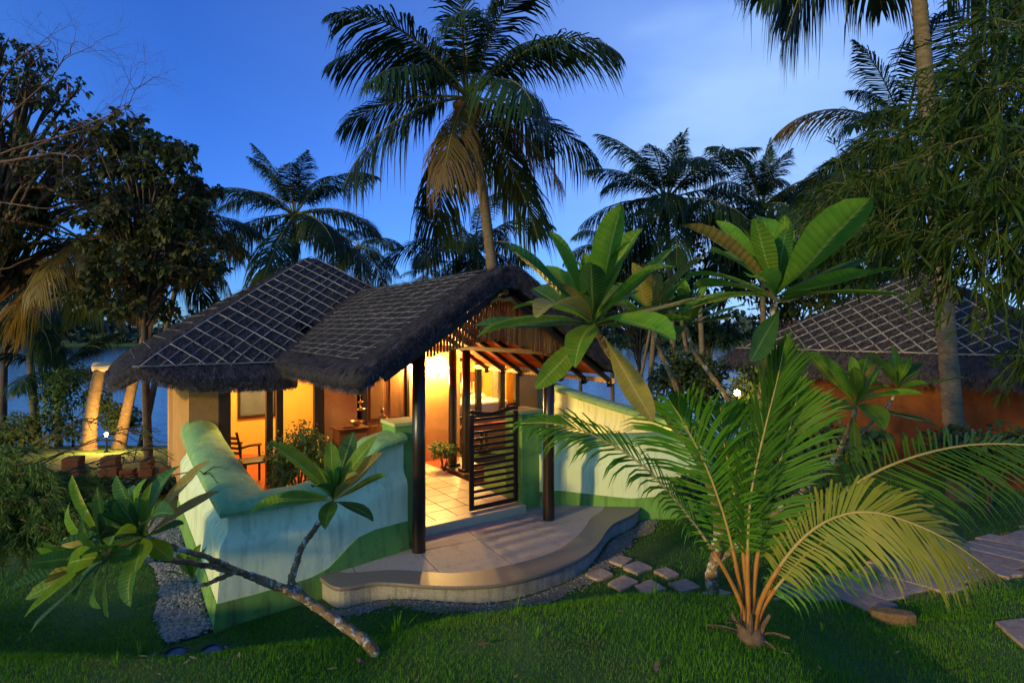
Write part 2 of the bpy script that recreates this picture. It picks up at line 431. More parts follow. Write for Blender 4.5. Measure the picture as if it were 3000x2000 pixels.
M_gardleaf = mat('garden_shrub_leaf', (0.06, 0.115, 0.03), (0.12, 0.17, 0.045), scale=2, rough=0.42, trans=.25, spec=.14)
M_bamboo = mat('bamboo_leaf', (0.020, 0.052, 0.008), (0.058, 0.095, 0.013), scale=1.5, rough=0.45, trans=.35, spec=.14)
M_cane = mat('bamboo_cane', (0.12, 0.12, 0.03), (0.20, 0.17, 0.05), scale=4, rough=0.5)
M_needle = mat('feathery_shrub_leaf', (0.07, 0.15, 0.025), (0.15, 0.23, 0.04), scale=2.5, rough=0.5, trans=.25, spec=.14)
M_grass = mat('grass_blade', (0.060, 0.21, 0.010), (0.145, 0.34, 0.018), scale=1.1, rough=0.6, trans=.3, spec=.1,
              blotch=((0.20, 0.19, 0.05), 2.1, .56, .80))
M_ground = mat('lawn_soil', (0.035, 0.080, 0.014), (0.075, 0.13, 0.028), scale=1.6, rough=0.95, bump=.8, bscale=40,
               blotch=((0.075, 0.06, 0.03), 2.4, .62, .8))
M_far = mat('far_wood_leaf', (0.020, 0.040, 0.030), (0.040, 0.065, 0.045), scale=.2, rough=0.8)
# ------------------------------------------------------------------ the lie of the land
HX, HY, HA = -1.2007, 7.3317, R(35)                 # the cottage's own frame: a along the front, b going back
ca, sa = math.cos(HA), math.sin(HA)
def toW(a, b): return HX + a*ca - b*sa, HY + a*sa + b*ca
def toL(X, Y): return (X-HX)*ca + (Y-HY)*sa, -(X-HX)*sa + (Y-HY)*ca

def sstep(t): t = np.clip(t, 0, 1); return t*t*(3 - 2*t)
def land(X, Y):
    X, Y = np.asarray(X, float), np.asarray(Y, float)
    kx = [-12, -3.4, -2.1, -.98, -.52, .2, 1.3, 1.9, 2.6, 3.5, 7]
    Yc = np.interp(X, kx, [3.7, 3.8, 3.9, 4.1, 4.3, 4.5, 4.7, 4.75, 4.9, 5.2, 5.6])
    zc = np.interp(X, kx, [.55, .55, .545, .53, .585, .60, .60, .58, .36, .09, .0])
    w = np.interp(X, [-4, -1, 1, 2.2, 3.4, 6], [1.6, 1.5, 1.3, 1.5, 2.6, 3.5])
    zf = np.interp(X, [-3.2, -1.2], [-.30, -.20])*(Y < 400) - .06*sstep((Y - 8)/4) - 2.35*sstep((Y - 13)/16.5)
    zf = np.where(Y > 178, zf + 4.2*sstep((Y - 178)/30), zf)
    t = Y - Yc
    near = zc - .03*np.maximum(-t, 0) + .45*sstep((-t - 1.6)/3.0)
    far = zc + (zf - zc)*sstep(t/w)
    z = np.where(t < 0, near, far)
    lump = .025*np.sin(1.7*X + .6*Y)*np.sin(1.3*Y - .5*X) + .015*np.sin(3.9*X - 1.1*Y)*np.cos(3.1*Y)
    return np.where(Y < -3, zc + 1.4, z) + lump*np.exp(-np.maximum(Y - 12, 0)/8)

xs = np.concatenate([[-2500, -900, -400, -200, -110, -70, -45, -32, -24, -18, -14, -11], np.arange(-9.5, 10, .13),
                     [11, 13, 16, 20, 26, 34, 48, 75, 120, 220, 420, 900, 2500]])
ys = np.concatenate([[-60, -25, -10, -4, -1, .5], np.arange(1.5, 14, .13), np.arange(14.5, 34, .7), [36, 45, 70, 110, 150, 170, 178, 184, 190, 196, 203, 210, 240, 400, 900, 3000]])
gx, gy = np.meshgrid(xs, ys, indexing='ij')
gz = land(gx, gy)
nx, ny = gx.shape
i, j = np.meshgrid(np.arange(nx-1), np.arange(ny-1), indexing='ij')
q = np.stack([i*ny + j, (i+1)*ny + j, (i+1)*ny + j + 1, i*ny + j + 1], -1).reshape(-1, 4)
ground = B().add(np.stack([gx, gy, gz], -1), q).obj('ground', M_ground, smooth=True)
tag(ground, 'sloping lawn and garden ground running down to the lake', kind='structure')

# lake
M_lake = mat('lake_water', (0.012, 0.030, 0.055), (0.018, 0.040, 0.07), scale=.05, rough=0.10, spec=.5)
nt = M_lake.node_tree; p = nt.nodes['Principled BSDF']; p.inputs['IOR'].default_value = 1.33
tcn = nt.nodes.new('ShaderNodeTexCoord'); mpn = nt.nodes.new('ShaderNodeMapping'); mpn.inputs['Scale'].default_value = (.8, 2.4, 1)
nn = nt.nodes.new('ShaderNodeTexNoise'); nn.inputs['Scale'].default_value = 1.1; nn.inputs['Detail'].default_value = 4
bm_ = nt.nodes.new('ShaderNodeBump'); bm_.inputs['Strength'].default_value = .25; bm_.inputs['Distance'].default_value = .15
nt.links.new(tcn.outputs['Object'], mpn.inputs[0]); nt.links.new(mpn.outputs[0], nn.inputs[0])
nt.links.new(nn.outputs[0], bm_.inputs['Height']); nt.links.new(bm_.outputs[0], p.inputs['Normal'])
lake = B().add([[-2500, 24, -2.42], [2500, 24, -2.42], [2500, 205, -2.42], [-2500, 205, -2.42]], [[0, 1, 2, 3]]).obj('lake', M_lake)
tag(lake, 'calm blue lake beyond the garden at dusk', kind='structure')

# ------------------------------------------------------------------ entrance platform with its wavy edge
outer = [(-1.16, -.42), (-.78, -.53), (-.33, -.94), (-.02, -1.18), (.33, -1.35), (.78, -1.41), (1.34, -1.37), (1.7, -1.29),
         (2.12, -1.08), (2.48, -.84), (2.84, -.66), (3.38, -.53)]
inner = [(-.98, -.12), (-.5, -.36), (-.03, -.79), (.25, -.93), (.56, -1.01), (1.06, -1.05), (1.45, -1.01), (1.75, -.9), (2.22, -.66), (2.68, -.34), (3.03, -.19)]
out_s = spline([(x, y, 0) for x, y in [(-1.25, -.05)] + outer + [(3.75, -.35)]], 70)[:, :2]
inn_s = spline([(x, y, 0) for x, y in [(-1.08, .1)] + inner + [(3.25, -.05)]], 60)[:, :2]
plat = thing('entrance_platform', 'low granite entrance platform with a wavy front edge before the gate', 'platform', (HX, HY, 0), HA)
back = [(3.9, .9), (-1.15, .45)]
bb = B(); prism(bb, [tuple(x) for x in out_s] + back, -.55, -.035); bb.obj('riser', M_riser, plat, bev=0)
# smooth band: ribbon between the outer and inner curves, overhanging the riser slightly
nb = 64
o2 = spline([(x, y, 0) for x, y in out_s], nb)[:, :2]; i2 = spline([(x, y, 0) for x, y in inn_s], nb)[:, :2]
tn = unit(np.gradient(o2, axis=0)); nrm = np.stack([tn[:, 1], -tn[:, 0]], -1)
o2 = o2 + nrm*.025
V = np.concatenate([np.c_[o2, np.full(nb, -.045)], np.c_[o2 + nrm*.006, np.full(nb, -.022)], np.c_[o2, np.full(nb, .0)], np.c_[i2, np.full(nb, .002)], np.c_[i2, np.full(nb, -.05)]])
q = []
for r_ in range(4):
    for k_ in range(nb-1): q.append([r_*nb + k_, r_*nb + k_+1, (r_+1)*nb + k_+1, (r_+1)*nb + k_])
bb = B(); bb.add(V, q); bb.obj('edge_band', M_band, plat, smooth=True, crease=25)
deck = [tuple(x) for x in inn_s] + [(3.3, .8), (-1.0, .42)]
ci = math.cos(.12); si = math.sin(.12)
for gi in range(-3, 7):
    for gj in range(-3, 4):
        # slabs laid a little askew to the front
        cell = clip_rect([(x*ci - y*si, x*si + y*ci) for x, y in deck], gi*.86 + .004, gi*.86 + .852, gj*.62 + .004, gj*.62 + .612)
        if len(cell) < 3: continue
        P = np.array([(x*ci + y*si, -x*si + y*ci) for x, y in cell])
        keep = [0]
        for k_ in range(1, len(P)):
            if np.linalg.norm(P[k_] - P[keep[-1]]) > .004: keep.append(k_)
        P = P[keep]
        ar = .5*abs(np.dot(P[:, 0], np.roll(P[:, 1], 1)) - np.dot(P[:, 1], np.roll(P[:, 0], 1)))
        if ar < .004: continue
        bb = B(); prism(bb, P, -.06, -.004 + .004*rng.random()); bb.obj('paving_slab', M_granite, plat)
bb = B(); prism(bb, deck, -.12, -.012); bb.obj('bedding', M_band, plat)

# soil and pebble drain hugging the platform
drain = o2 + nrm*.03
V = []
for k_ in range(4, nb):
    for s_ in (0, .09, .20 + .05*math.sin(k_*.9) + (.06 if k_ > 40 else 0)):
        x, y = drain[k_] + nrm[k_]*s_
        X, Y = toW(x, y); V.append((X, Y, float(land(X, Y)) + .012))
q = []
for k_ in range(nb-5):
    for s_ in range(2): q.append([k_*3 + s_, k_*3 + s_+1, (k_+1)*3 + s_+1, (k_+1)*3 + s_])
dr = B().add(V, q).obj('drain_strip', M_sand, smooth=True)
tag(dr, 'gravelly soil strip curving round the foot of the entrance platform', kind='structure')

def pebbles(name, pts, size, m, label):
    n = len(pts)
    base = np.array([[1, 0, 0], [-1, 0, 0], [0, 1, 0], [0, -1, 0], [0, 0, .7], [0, 0, -.5]], float)
    bt = np.array([[0, 2, 4], [2, 1, 4], [1, 3, 4], [3, 0, 4], [2, 0, 5], [1, 2, 5], [3, 1, 5], [0, 3, 5]])
    a = rng.random(n)*2*math.pi; sc = size*(.6 + .8*rng.random((n, 1))) * np.stack([np.ones(n), .6 + .4*rng.random(n), .5 + .4*rng.random(n)], -1)
    v = base[None]*sc[:, None]
    x = v[..., 0]*np.cos(a)[:, None] - v[..., 1]*np.sin(a)[:, None]; y = v[..., 0]*np.sin(a)[:, None] + v[..., 1]*np.cos(a)[:, None]
    v = np.stack([x, y, v[..., 2]], -1) + np.asarray(pts)[:, None]
    t = (bt[None] + np.arange(n)[:, None, None]*6).reshape(-1, 3)
    o = B().add(v, t=t).obj(name, m, smooth=False)
    return tag(o, label, kind='stuff')
pp = []
for _ in range(1500):
    k_ = rng.integers(5, nb); s_ = rng.random()**1.2*.25
    x, y = drain[k_] + nrm[k_]*s_ + rng.normal(0, .03, 2); X, Y = toW(x, y); pp.append((X, Y, float(land(X, Y)) + .014))
pebbles('drain_pebbles', pp, .014, M_pebble, 'small stones in the strip round the entrance platform')
pp = []
for _ in range(7500):
    a_, b_ = -2.36 - rng.random()*.42, -.05 + rng.random()*4.4 + .0
    a_ -= .10*math.sin(b_*3)*rng.random()
    X, Y = toW(a_, b_); pp.append((X, Y, float(land(X, Y)) + .012 + .03*rng.random()))
pebbles('pebble_bed', pp, .028, M_pebble, 'bed of grey pebbles along the foot of the garden side wall')

# ------------------------------------------------------------------ stepping stones and the slab path
step_pts = [(1.08, 7.06), (1.42, 7.45), (1.59, 7.19), (1.32, 6.80), (1.62, 6.66), (1.91, 7.03), (2.03, 6.69), (1.74, 6.36), (2.33, 6.46)]
sp = thing('stepping_stone_path', 'loose trail of square stepping stones in the lawn', None); tag(sp, kind='structure')
steps_poly = []
for k_, (X, Y) in enumerate(step_pts):
    a_ = .62 + rng.normal(0, .1); hw, hh = .132 + rng.normal(0, .012), .112 + rng.normal(0, .012)
    ring = []
    for sx_, sy_ in ((-1, -1), (-.3, -1.05), (.4, -.98), (1, -1), (1.04, 0), (1, 1), (.2, 1.03), (-.5, .97), (-1, 1), (-1.03, .1)):
        jx, jy = rng.normal(0, .008, 2)
        ring.append((X + (hw*sx_ + jx)*math.cos(a_) - (hh*sy_ + jy)*math.sin(a_), Y + (hw*sx_ + jx)*math.sin(a_) + (hh*sy_ + jy)*math.cos(a_)))
    z = float(land(X, Y)); bb = B(); prism(bb, ring, z - .06, z + .035)
    v = bb.V[0]; v[:, 2] += land(v[:, 0], v[:, 1]) - z
    bb.obj('stepping_stone', M_stone, sp, bev=.012); steps_poly.append(ring)
pth = thing('slab_path', 'path of long mauve stone slabs crossing the lawn', None); tag(pth, kind='structure')
pdir = unit(np.array([.90, .42])); pn = np.array([pdir[1], -pdir[0]])
V = []
for k_ in range(31):
    for l_ in (-.46 + .05*math.sin(k_*1.7), .0, .58 + .05*math.sin(k_*1.1 + 1)):
        c = np.array([2.85, 5.90]) + pdir*(k_*.21) + pn*l_*(min(1, .3 + k_*.12)); V.append((c[0], c[1], float(land(*c)) + .010))
B().add(V, [[k_*3 + l_, k_*3 + l_+1, (k_+1)*3 + l_+1, (k_+1)*3 + l_] for k_ in range(30) for l_ in range(2)]).obj('path_bed', mat('red_soil', (.22, .085, .045), (.32, .14, .08), scale=14, rough=.95, bump=.6), pth, smooth=True)
path_poly = []
for k_ in range(15):
    c = np.array([3.05, 5.98]) + pdir*(k_*.41)
    wob = .03*math.sin(k_*2.1)
    w0, w1 = .193, .193
    l0, l1 = (-.40 - .05*(k_ % 3) + wob, .46 + .06*((k_*2) % 3) + wob)
    if k_ == 0: l0, l1 = -.1, .30
    ring = [c - pdir*w0 + pn*l0, c - pdir*w0 + pn*l1, c + pdir*w1 + pn*l1, c + pdir*w1 + pn*l0]
    r2 = []
    for e in range(4):
        for f_ in (0, .33, .66): r2.append(ring[e]*(1-f_) + ring[(e+1) % 4]*f_ + rng.normal(0, .009, 2))
    r2 = r2[::-1] if np.cross(r2[3]-r2[0], r2[6]-r2[3]) < 0 else r2
    z = float(land(*c)); bb = B(); prism(bb, r2, z - .06, z + .03 + .012*rng.random())
    v = bb.V[0]; v[:, 2] += land(v[:, 0], v[:, 1]) - z
    bb.obj('path_slab', M_stone, pth, bev=.012); path_poly.append([tuple(x) for x in r2])
for (X, Y, r_) in ((4.78, 5.22, .30), (5.45, 5.42, .28), (4.98, 4.70, .27), (2.72, 5.72, .10), (2.95, 6.30, .15)):
    ring = [(X + r_*(1+.03*rng.normal())*x_ + .12*r_*y_, Y + r_*.62*(1+.03*rng.normal())*y_ + .3*r_*x_) for x_, y_ in ((-1, -1), (0, -1.04), (1, -1), (1.03, 0), (1, 1), (.1, 1.03), (-1, 1), (-1.03, .1))]
    z = float(land(X, Y)); bb = B(); prism(bb, ring, z - .06, z + .03)
    v = bb.V[0]; v[:, 2] += land(v[:, 0], v[:, 1]) - z
    bb.obj('path_stone', M_stone, pth, bev=.012); path_poly.append(ring)
# a rough mossy block on the lawn edge of the path
X, Y = 3.62, 5.42; z = float(land(X, Y)); bb = B()
blk = [(-.19, -.05), (-.08, -.08), (.10, -.075), (.20, -.03), (.19, .06), (.02, .085), (-.17, .06)]
prism(bb, [(X + x*.96 + y*.28, Y - x*.28 + y*.96) for x, y in blk], z - .05, z + .10)
tag(bb.obj('edging_block', M_kerb, bev=.02), 'rough mossy block lying at the lawn edge of the slab path', 'block')

# ------------------------------------------------------------------ grass
house_poly = [toW(a, b) for a, b in [(-2.42, -.12), (-1.2, -.12)]] + [toW(*x) for x in (o2 + nrm*.10)] + [toW(a, b) for a, b in [(4.9, -.9), (9, 7), (5, 12), (-2.5, 10)]]
bed_poly = [toW(a, b) for a, b in [(-2.8, -.08), (-2.3, -.08), (-2.3, 4.4), (-2.8, 4.4)]]
def grass(n, x0, x1, y0, y1, lo, hi, wd):
    Y = y0 + (y1 - y0)*rng.random(n)**1.25; X = np.clip(Y*1.02, 3, None)*(2*rng.random(n) - 1)
    ok = (X > x0) & (X < x1)
    for pl in [house_poly, bed_poly] + steps_poly + path_poly: ok &= ~inpoly(X, Y, pl)
    X, Y = X[ok], Y[ok]; n = len(X)
    pat = .5 + .5*np.sin(2.3*X + 1.1*np.sin(1.9*Y))*np.sin(2.7*Y + .8*np.sin(2.2*X))
    keep = rng.random(n) < np.clip(.30 + .9*pat, .22, 1)
    X, Y, pat = X[keep], Y[keep], pat[keep]; n = len(X)
    Z = land(X, Y); h = (lo + (hi - lo)*rng.random(n))*(.65 + .6*pat)
    a = rng.random(n)*2*math.pi; le = .25 + .75*rng.random(n)
    dx, dy = np.cos(a), np.sin(a); a2 = a + 1.57 + rng.normal(0, .5, n); wx, wy = np.cos(a2)*wd, np.sin(a2)*wd
    b0 = np.stack([X - wx, Y - wy, Z - .01], -1); b1 = np.stack([X + wx, Y + wy, Z - .01], -1)
    m0 = np.stack([X - wx*.7 + dx*h*le*.35, Y - wy*.7 + dy*h*le*.35, Z + h*.62], -1); m1 = np.stack([X + wx*.7 + dx*h*le*.35, Y + wy*.7 + dy*h*le*.35, Z + h*.62], -1)
    tp = np.stack([X + dx*h*le, Y + dy*h*le, Z + h*(1 - .25*le)], -1)
    V = np.stack([b0, b1, m1, m0, tp], 1); k = np.arange(n)[:, None]*5
    return V, k + np.array([[0, 1, 2, 3]]), k + np.array([[3, 2, 4]])
gb = B()
V, q, t = grass(190000, -6, 7, 2.6, 6.2, .024, .052, .0019); gb.add(V, q, t)
V, q, t = grass(110000, -12, 12, 5.4, 13, .028, .055, .0034); gb.add(V, q, t)
lawn = gb.obj('lawn_grass', M_grass)
tag(lawn, 'short green lawn grass over the slope and round the stones', kind='stuff')
# dry clippings and leaf litter on the lawn
n = 420; Y = 2.9 + 5.0*rng.random(n)**1.3; X = Y*(2*rng.random(n) - 1)
ok = np.ones(n, bool)
for pl in [house_poly, bed_poly] + path_poly: ok &= ~inpoly(X, Y, pl)
X, Y = X[ok], Y[ok]; n = len(X); Z = land(X, Y) + .028; a = rng.random(n)*6.28; l = .012 + .030*rng.random(n)**2; w_ = l*(.12 + .3*rng.random(n))
d = np.stack([np.cos(a), np.sin(a), rng.normal(0, .25, n)], -1)*l[:, None]; sd = np.stack([-np.sin(a), np.cos(a), rng.normal(0, .3, n)], -1)*w_[:, None]; c = np.stack([X, Y, Z], -1)
k = np.arange(n)[:, None]*4
tag(B().add(np.stack([c - d, c + sd, c + d, c - sd], 1), k + np.array([[0, 1, 2, 3]])).obj('leaf_litter', mat('dry_leaf_litter', (.20, .12, .06), (.34, .25, .14), scale=3, rough=.9)), 'small dry bits of leaf scattered over the lawn', kind='stuff')
def tuft(X, Y, n, h, spread, m, name, label):
    bb = B()
    for _ in range(n):
        a = rng.random()*6.28; l = h*(.6 + .6*rng.random()); r_ = spread*rng.random()
        x, y = X + math.cos(a)*r_*.4, Y + math.sin(a)*r_*.4; z = float(land(x, y))
        pts = [(x, y, z - .01), (x + math.cos(a)*r_*.4, y + math.sin(a)*r_*.4, z + l*.6), (x + math.cos(a)*r_, y + math.sin(a)*r_, z + l)]
        s_ = np.array([-math.sin(a), math.cos(a), 0])*.004
        P = np.array(pts); bb.add([P[0]-s_, P[0]+s_, P[1]+s_, P[1]-s_, P[2]], [[0, 1, 2, 3]], [[3, 2, 4]])
    return tag(bb.obj(name, m), label, 'weed')
tuft(-.93, 4.55, 26, .17, .16, M_grass, 'weed_tuft', 'wispy weed tuft beside the foot of the leaning plumeria trunk')
for k_ in range(26):
    Yt = 3.0 + 3.6*rng.random(); Xt = Yt*rng.uniform(-.75, .85)
    if inpoly(np.array([Xt]), np.array([Yt]), house_poly)[0] or any(inpoly(np.array([Xt]), np.array([Yt]), p_)[0] for p_ in path_poly + steps_poly): continue
    if k_ == 0: wb = B()
    for _ in range(9):
        a = rng.random()*6.28; l = .05 + .07*rng.random(); z = float(land(Xt, Yt)); s_ = np.array([-math.sin(a), math.cos(a), 0])*.004; r_ = .02 + .06*rng.random()
        P = np.array([(Xt, Yt, z), (Xt + math.cos(a)*r_*.5, Yt + math.sin(a)*r_*.5, z + l*.7), (Xt + math.cos(a)*r_, Yt + math.sin(a)*r_, z + l)])
        wb.add([P[0]-s_, P[0]+s_, P[1]+s_, P[1]-s_, P[2]], [[0, 1, 2, 3]], [[3, 2, 4]])
tag(wb.obj('lawn_weeds', M_grass), 'longer weed blades scattered through the lawn', kind='stuff')
tuft(.02, 4.5, 9, .17, .08, M_grass, 'weed_tuft', 'thin upright grass weed in the lawn before the platform')
for k_, (X, Y, lab) in enumerate(((-.2, 4.05, 'curled pale dead leaf on the bright lawn in front'), (.95, 3.75, 'dry fallen leaf on the lawn nearest the camera, right of centre'), (-1.05, 3.95, 'small brown fallen leaf on the lawn by the trunk foot'))):
    z = float(land(X, Y)) + .035; a = k_*1.3
    P = np.array([[-.05, 0, 0], [-.015, .018, .012], [.02, .016, .006], [.05, 0, .02], [.02, -.017, .012], [-.015, -.018, .004]])
    P = np.stack([P[:, 0]*math.cos(a) - P[:, 1]*math.sin(a) + X, P[:, 0]*math.sin(a) + P[:, 1]*math.cos(a) + Y, P[:, 2] + z], -1)
    P2 = P - np.array([0, 0, .003])
    tag(B().add(np.concatenate([P, P2]), [[1, 2, 4, 5], [11, 10, 8, 7]] , [[0, 1, 5], [2, 3, 4], [11, 7, 6], [10, 9, 8]]).obj('fallen_leaf', M_husk), lab, 'leaf')
# two unlit recessed garden lights in the lawn
for k_, (u, v, lab) in enumerate(((515, 1932, 'unlit round garden light sunk in the lawn, left of the pair'), (620, 1943, 'unlit round garden light sunk in the lawn, right of the pair'))):
    Y = 4.50; X = (u - 1500)/F*Y
    t = thing('recessed_light', lab, 'garden light', (X, Y, float(land(X, Y)) + .035))
    t.rotation_euler = (R(8), 0, 0)
    bb = B(); lathe(bb, [(.088, -.10), (.092, .03), (.088, .045), (.076, .045), (.074, .034)], k=24); bb.obj('rim', M_iron, t, smooth=True)
    bb = B(); lathe(bb, [(.0745, .030), (.04, .036), (.0, .037)], k=24); bb.obj('lens', mat('dusty_lens', (.10, .10, .14), (.16, .16, .20), rough=.35, scale=20), t, smooth=True)

# ------------------------------------------------------------------ garden walls
def wall_run(name, label, pts, top, thick, base=-.45, plinth=None, cop_w=.5, cop_arch=.10, n=60, flare=.06, corner=None):
    """plastered wall along local pts (a,b); top(s), plinth(s) give heights along 0..1; broad arched coping as a part"""
    root = thing(name, label, 'wall', (HX, HY, 0), HA)
    if corner is None:
        P = spline([(x, y, 0) for x, y in pts], n)[:, :2]
    else:                                   # two runs that meet in a sharp mitred corner
        n1 = n//2; P = np.concatenate([spline([(x, y, 0) for x, y in pts[:corner+1]], n1)[:, :2], spline([(x, y, 0) for x, y in pts[corner:]], n - n1 + 1)[1:, :2]])
    s = np.linspace(0, 1, n)
    d0 = unit(np.diff(P, axis=0)); N0 = np.stack([d0[:, 1], -d0[:, 0]], -1)
    Na, Nb = np.concatenate([N0[:1], N0]), np.concatenate([N0, N0[-1:]])
    Nn = unit(Na + Nb); Nn = Nn/np.maximum(np.sum(Nn*Nb, 1, keepdims=True), .4)      # outward (viewer) side
    tz = np.array([top(x) for x in s]); pz = np.array([plinth(x) for x in s]) if plinth else None
    half = thick/2
    # cross-section with a soft belly that flares to the foot
    def sec(z0, z1, extra, m):
        lev = np.linspace(0, 1, m); rows = []
        for side in (1, -1):
            for l in (lev if side == 1 else lev[::-1]):
                z = z0 + (z1 - z0)*l
                rel = np.clip((z + .3)/(tz + .3), 0, 1)
                lz = .64 + .62*(tz - .90)                          # a soft ledge: the wall is thicker below it
                off = half + extra + flare*sstep((lz + .05 - z)/.17) + .05*np.clip((.45 - rel)/.45, 0, 1)
                rows.append(np.c_[P + Nn*(side*off)[:, None] if not np.isscalar(off) else P + Nn*side*off, z])
        R_ = np.stack(rows, 1); k = R_.shape[1]
        i, j = np.meshgrid(np.arange(n-1), np.arange(k), indexing='ij')
        q = np.stack([i*k + j, i*k + (j+1) % k, (i+1)*k + (j+1) % k, (i+1)*k + j], -1).reshape(-1, 4)
        V = R_.reshape(-1, 3)
        c = [V[:k].mean(0), V[-k:].mean(0)]; nV = len(V)
        t = [[nV, (e+1) % k, e] for e in range(k)] + [[nV+1, (n-1)*k + e, (n-1)*k + (e+1) % k] for e in range(k)]
        return np.concatenate([V, c]), q, t
    bw = B(); bw.add(*sec(np.full(n, base), tz - .02, 0, 30)); bw.obj('wall_body', M_wall, root, smooth=True, crease=40)
    if pz is not None:
        bp = B(); bp.add(*sec(np.full(n, base - .01), pz, .012, 8)); bp.obj('plinth_band', M_green, root, smooth=True, crease=40)
    a = np.linspace(0, math.pi, 11)
    prof = [(math.cos(x)*cop_w/2, math.sin(x)**.8*(.1 if callable(cop_arch) else cop_arch)) for x in a] + [(-cop_w/2 + .012, -.045), (-half + .01, -.06), (half - .01, -.06), (cop_w/2 - .012, -.045)]
    k = len(prof)
    ar = np.array([cop_arch(x) for x in s])/.1 if callable(cop_arch) else np.full(n, 1.0)
    V = np.stack([np.c_[P + Nn*o_, tz + (z_*ar if z_ > 0 else z_)] for o_, z_ in prof], 1).reshape(-1, 3)
    i, j = np.meshgrid(np.arange(n-1), np.arange(k), indexing='ij')
    q = np.stack([i*k + j, i*k + (j+1) % k, (i+1)*k + (j+1) % k, (i+1)*k + j], -1).reshape(-1, 4)
    t = [[len(V), (e+1) % k, e] for e in range(k)] + [[len(V)+1, (n-1)*k + e, (n-1)*k + (e+1) % k] for e in range(k)]
    V = np.concatenate([V, [V[:k].mean(0)], [V[-k:].mean(0)]])
    B().add(V, q, t).obj('coping', M_coping, root, smooth=True, crease=35)
    return root

# one wall that comes down the side of the sit-out, turns the corner and rises to the left gate pillar
lw = [(-2.03, 4.25), (-2.03, 3.4), (-2.03, 2.6), (-2.03, 1.8), (-2.03, 1.0), (-2.03, .26), (-1.6, .26), (-1.2, .28), (-.9, .32), (-.55, .38), (-.12, .44)]
n1_ = 45; lwP = np.concatenate([spline([(x, y, 0) for x, y in lw[:6]], n1_), spline([(x, y, 0) for x, y in lw[5:]], 46)[1:]])
def ltop(s):
    x, y = lwP[int(round(s*89))][:2]
    side = np.interp(y, [.25, 1.0, 2.2, 3.4, 4.25], [.90, .90, .93, 1.00, 1.09])
    front = np.interp(x, [-2.05, -1.4, -1.1, -.9, -.7, -.5, -.15], [.90, .90, .95, 1.06, 1.22, 1.36, 1.42])
    return float(max(side if x < -2.0 else 0, front if y < .6 else 0))
def lpl(s):
    x, y = lwP[int(round(s*89))][:2]
    side = np.interp(y, [0, 4.3], [.0, .02]); front = np.interp(x, [-2.05, -1.4, -1.2, -1.05, -.85, -.6, -.1], [-.02, .01, .06, .18, .32, .36, .36])
    return float(front if y < .6 else side)
wall_run('boundary_wall', 'curving pale mint wall with broad sea green coping left of the gate', lw, ltop, .36, plinth=lpl, cop_w=.56, cop_arch=lambda s: float(np.interp(s, [0, .1, .35, .5, 1], [.27, .22, .12, .09, .09])), n=90, flare=.10, corner=5)
rw = [(2.42, .75), (2.8, .72), (3.2, .42), (3.7, -.02), (4.2, -.36), (4.75, -.55), (5.2, -.45), (5.45, -.05)]
rtop = lambda s: float(np.interp(s, [0, .12, .3, .6, 1], [1.22, 1.10, 1.02, 1.06, 1.12]))
rpl = lambda s: float(np.interp(s, [0, .2, .45, .7, 1], [.24, .22, .13, .22, .24]))
wall_run('boundary_wall', 'swooping pale wall with green band at its foot right of the gate', rw, rtop, .30, plinth=rpl, cop_w=.46, cop_arch=.09, n=48, flare=.10)
fw = [(5.35, .1), (5.75, 1.6), (6.3, 3.4), (6.9, 5.2), (7.3, 6.4), (7.5, 7.2)]
ftop = lambda s: float(np.interp(s, [0, .3, .6, .8, 1], [1.10, 1.12, 1.18, 1.24, 1.36]))
wall_run('boundary_wall', 'far courtyard wall lit yellow on its inner face, behind the front wall', fw, ftop, .26, plinth=None, cop_w=.44, cop_arch=.09, n=40, flare=.05)

# gate pillars
for k_, (a0, a1, b0, b1, zt_, lab) in enumerate(((-.20, .18, .30, .74, 1.62, 'green gate pillar with flat yellow green cap coloured as lamplit left of the gate, behind the dark post'),
                                             (2.06, 2.46, .58, 1.04, 1.56, 'green gate pillar with flat yellow green cap coloured as lamplit right of the gate'))):
    t = thing('gate_pillar', lab, 'pillar', (HX, HY, 0), HA, 'gate pillars')
    bb = B(); box(bb, a0, a1, b0, b1, -.4, zt_ - .05); bb.obj('shaft', M_green, t, bev=.012)
    bb = B(); box(bb, a0 - .015, a1 + .015, b0 - .015, b1 + .015, zt_ - .05, zt_); bb.obj('cap', M_cap, t, bev=.01)

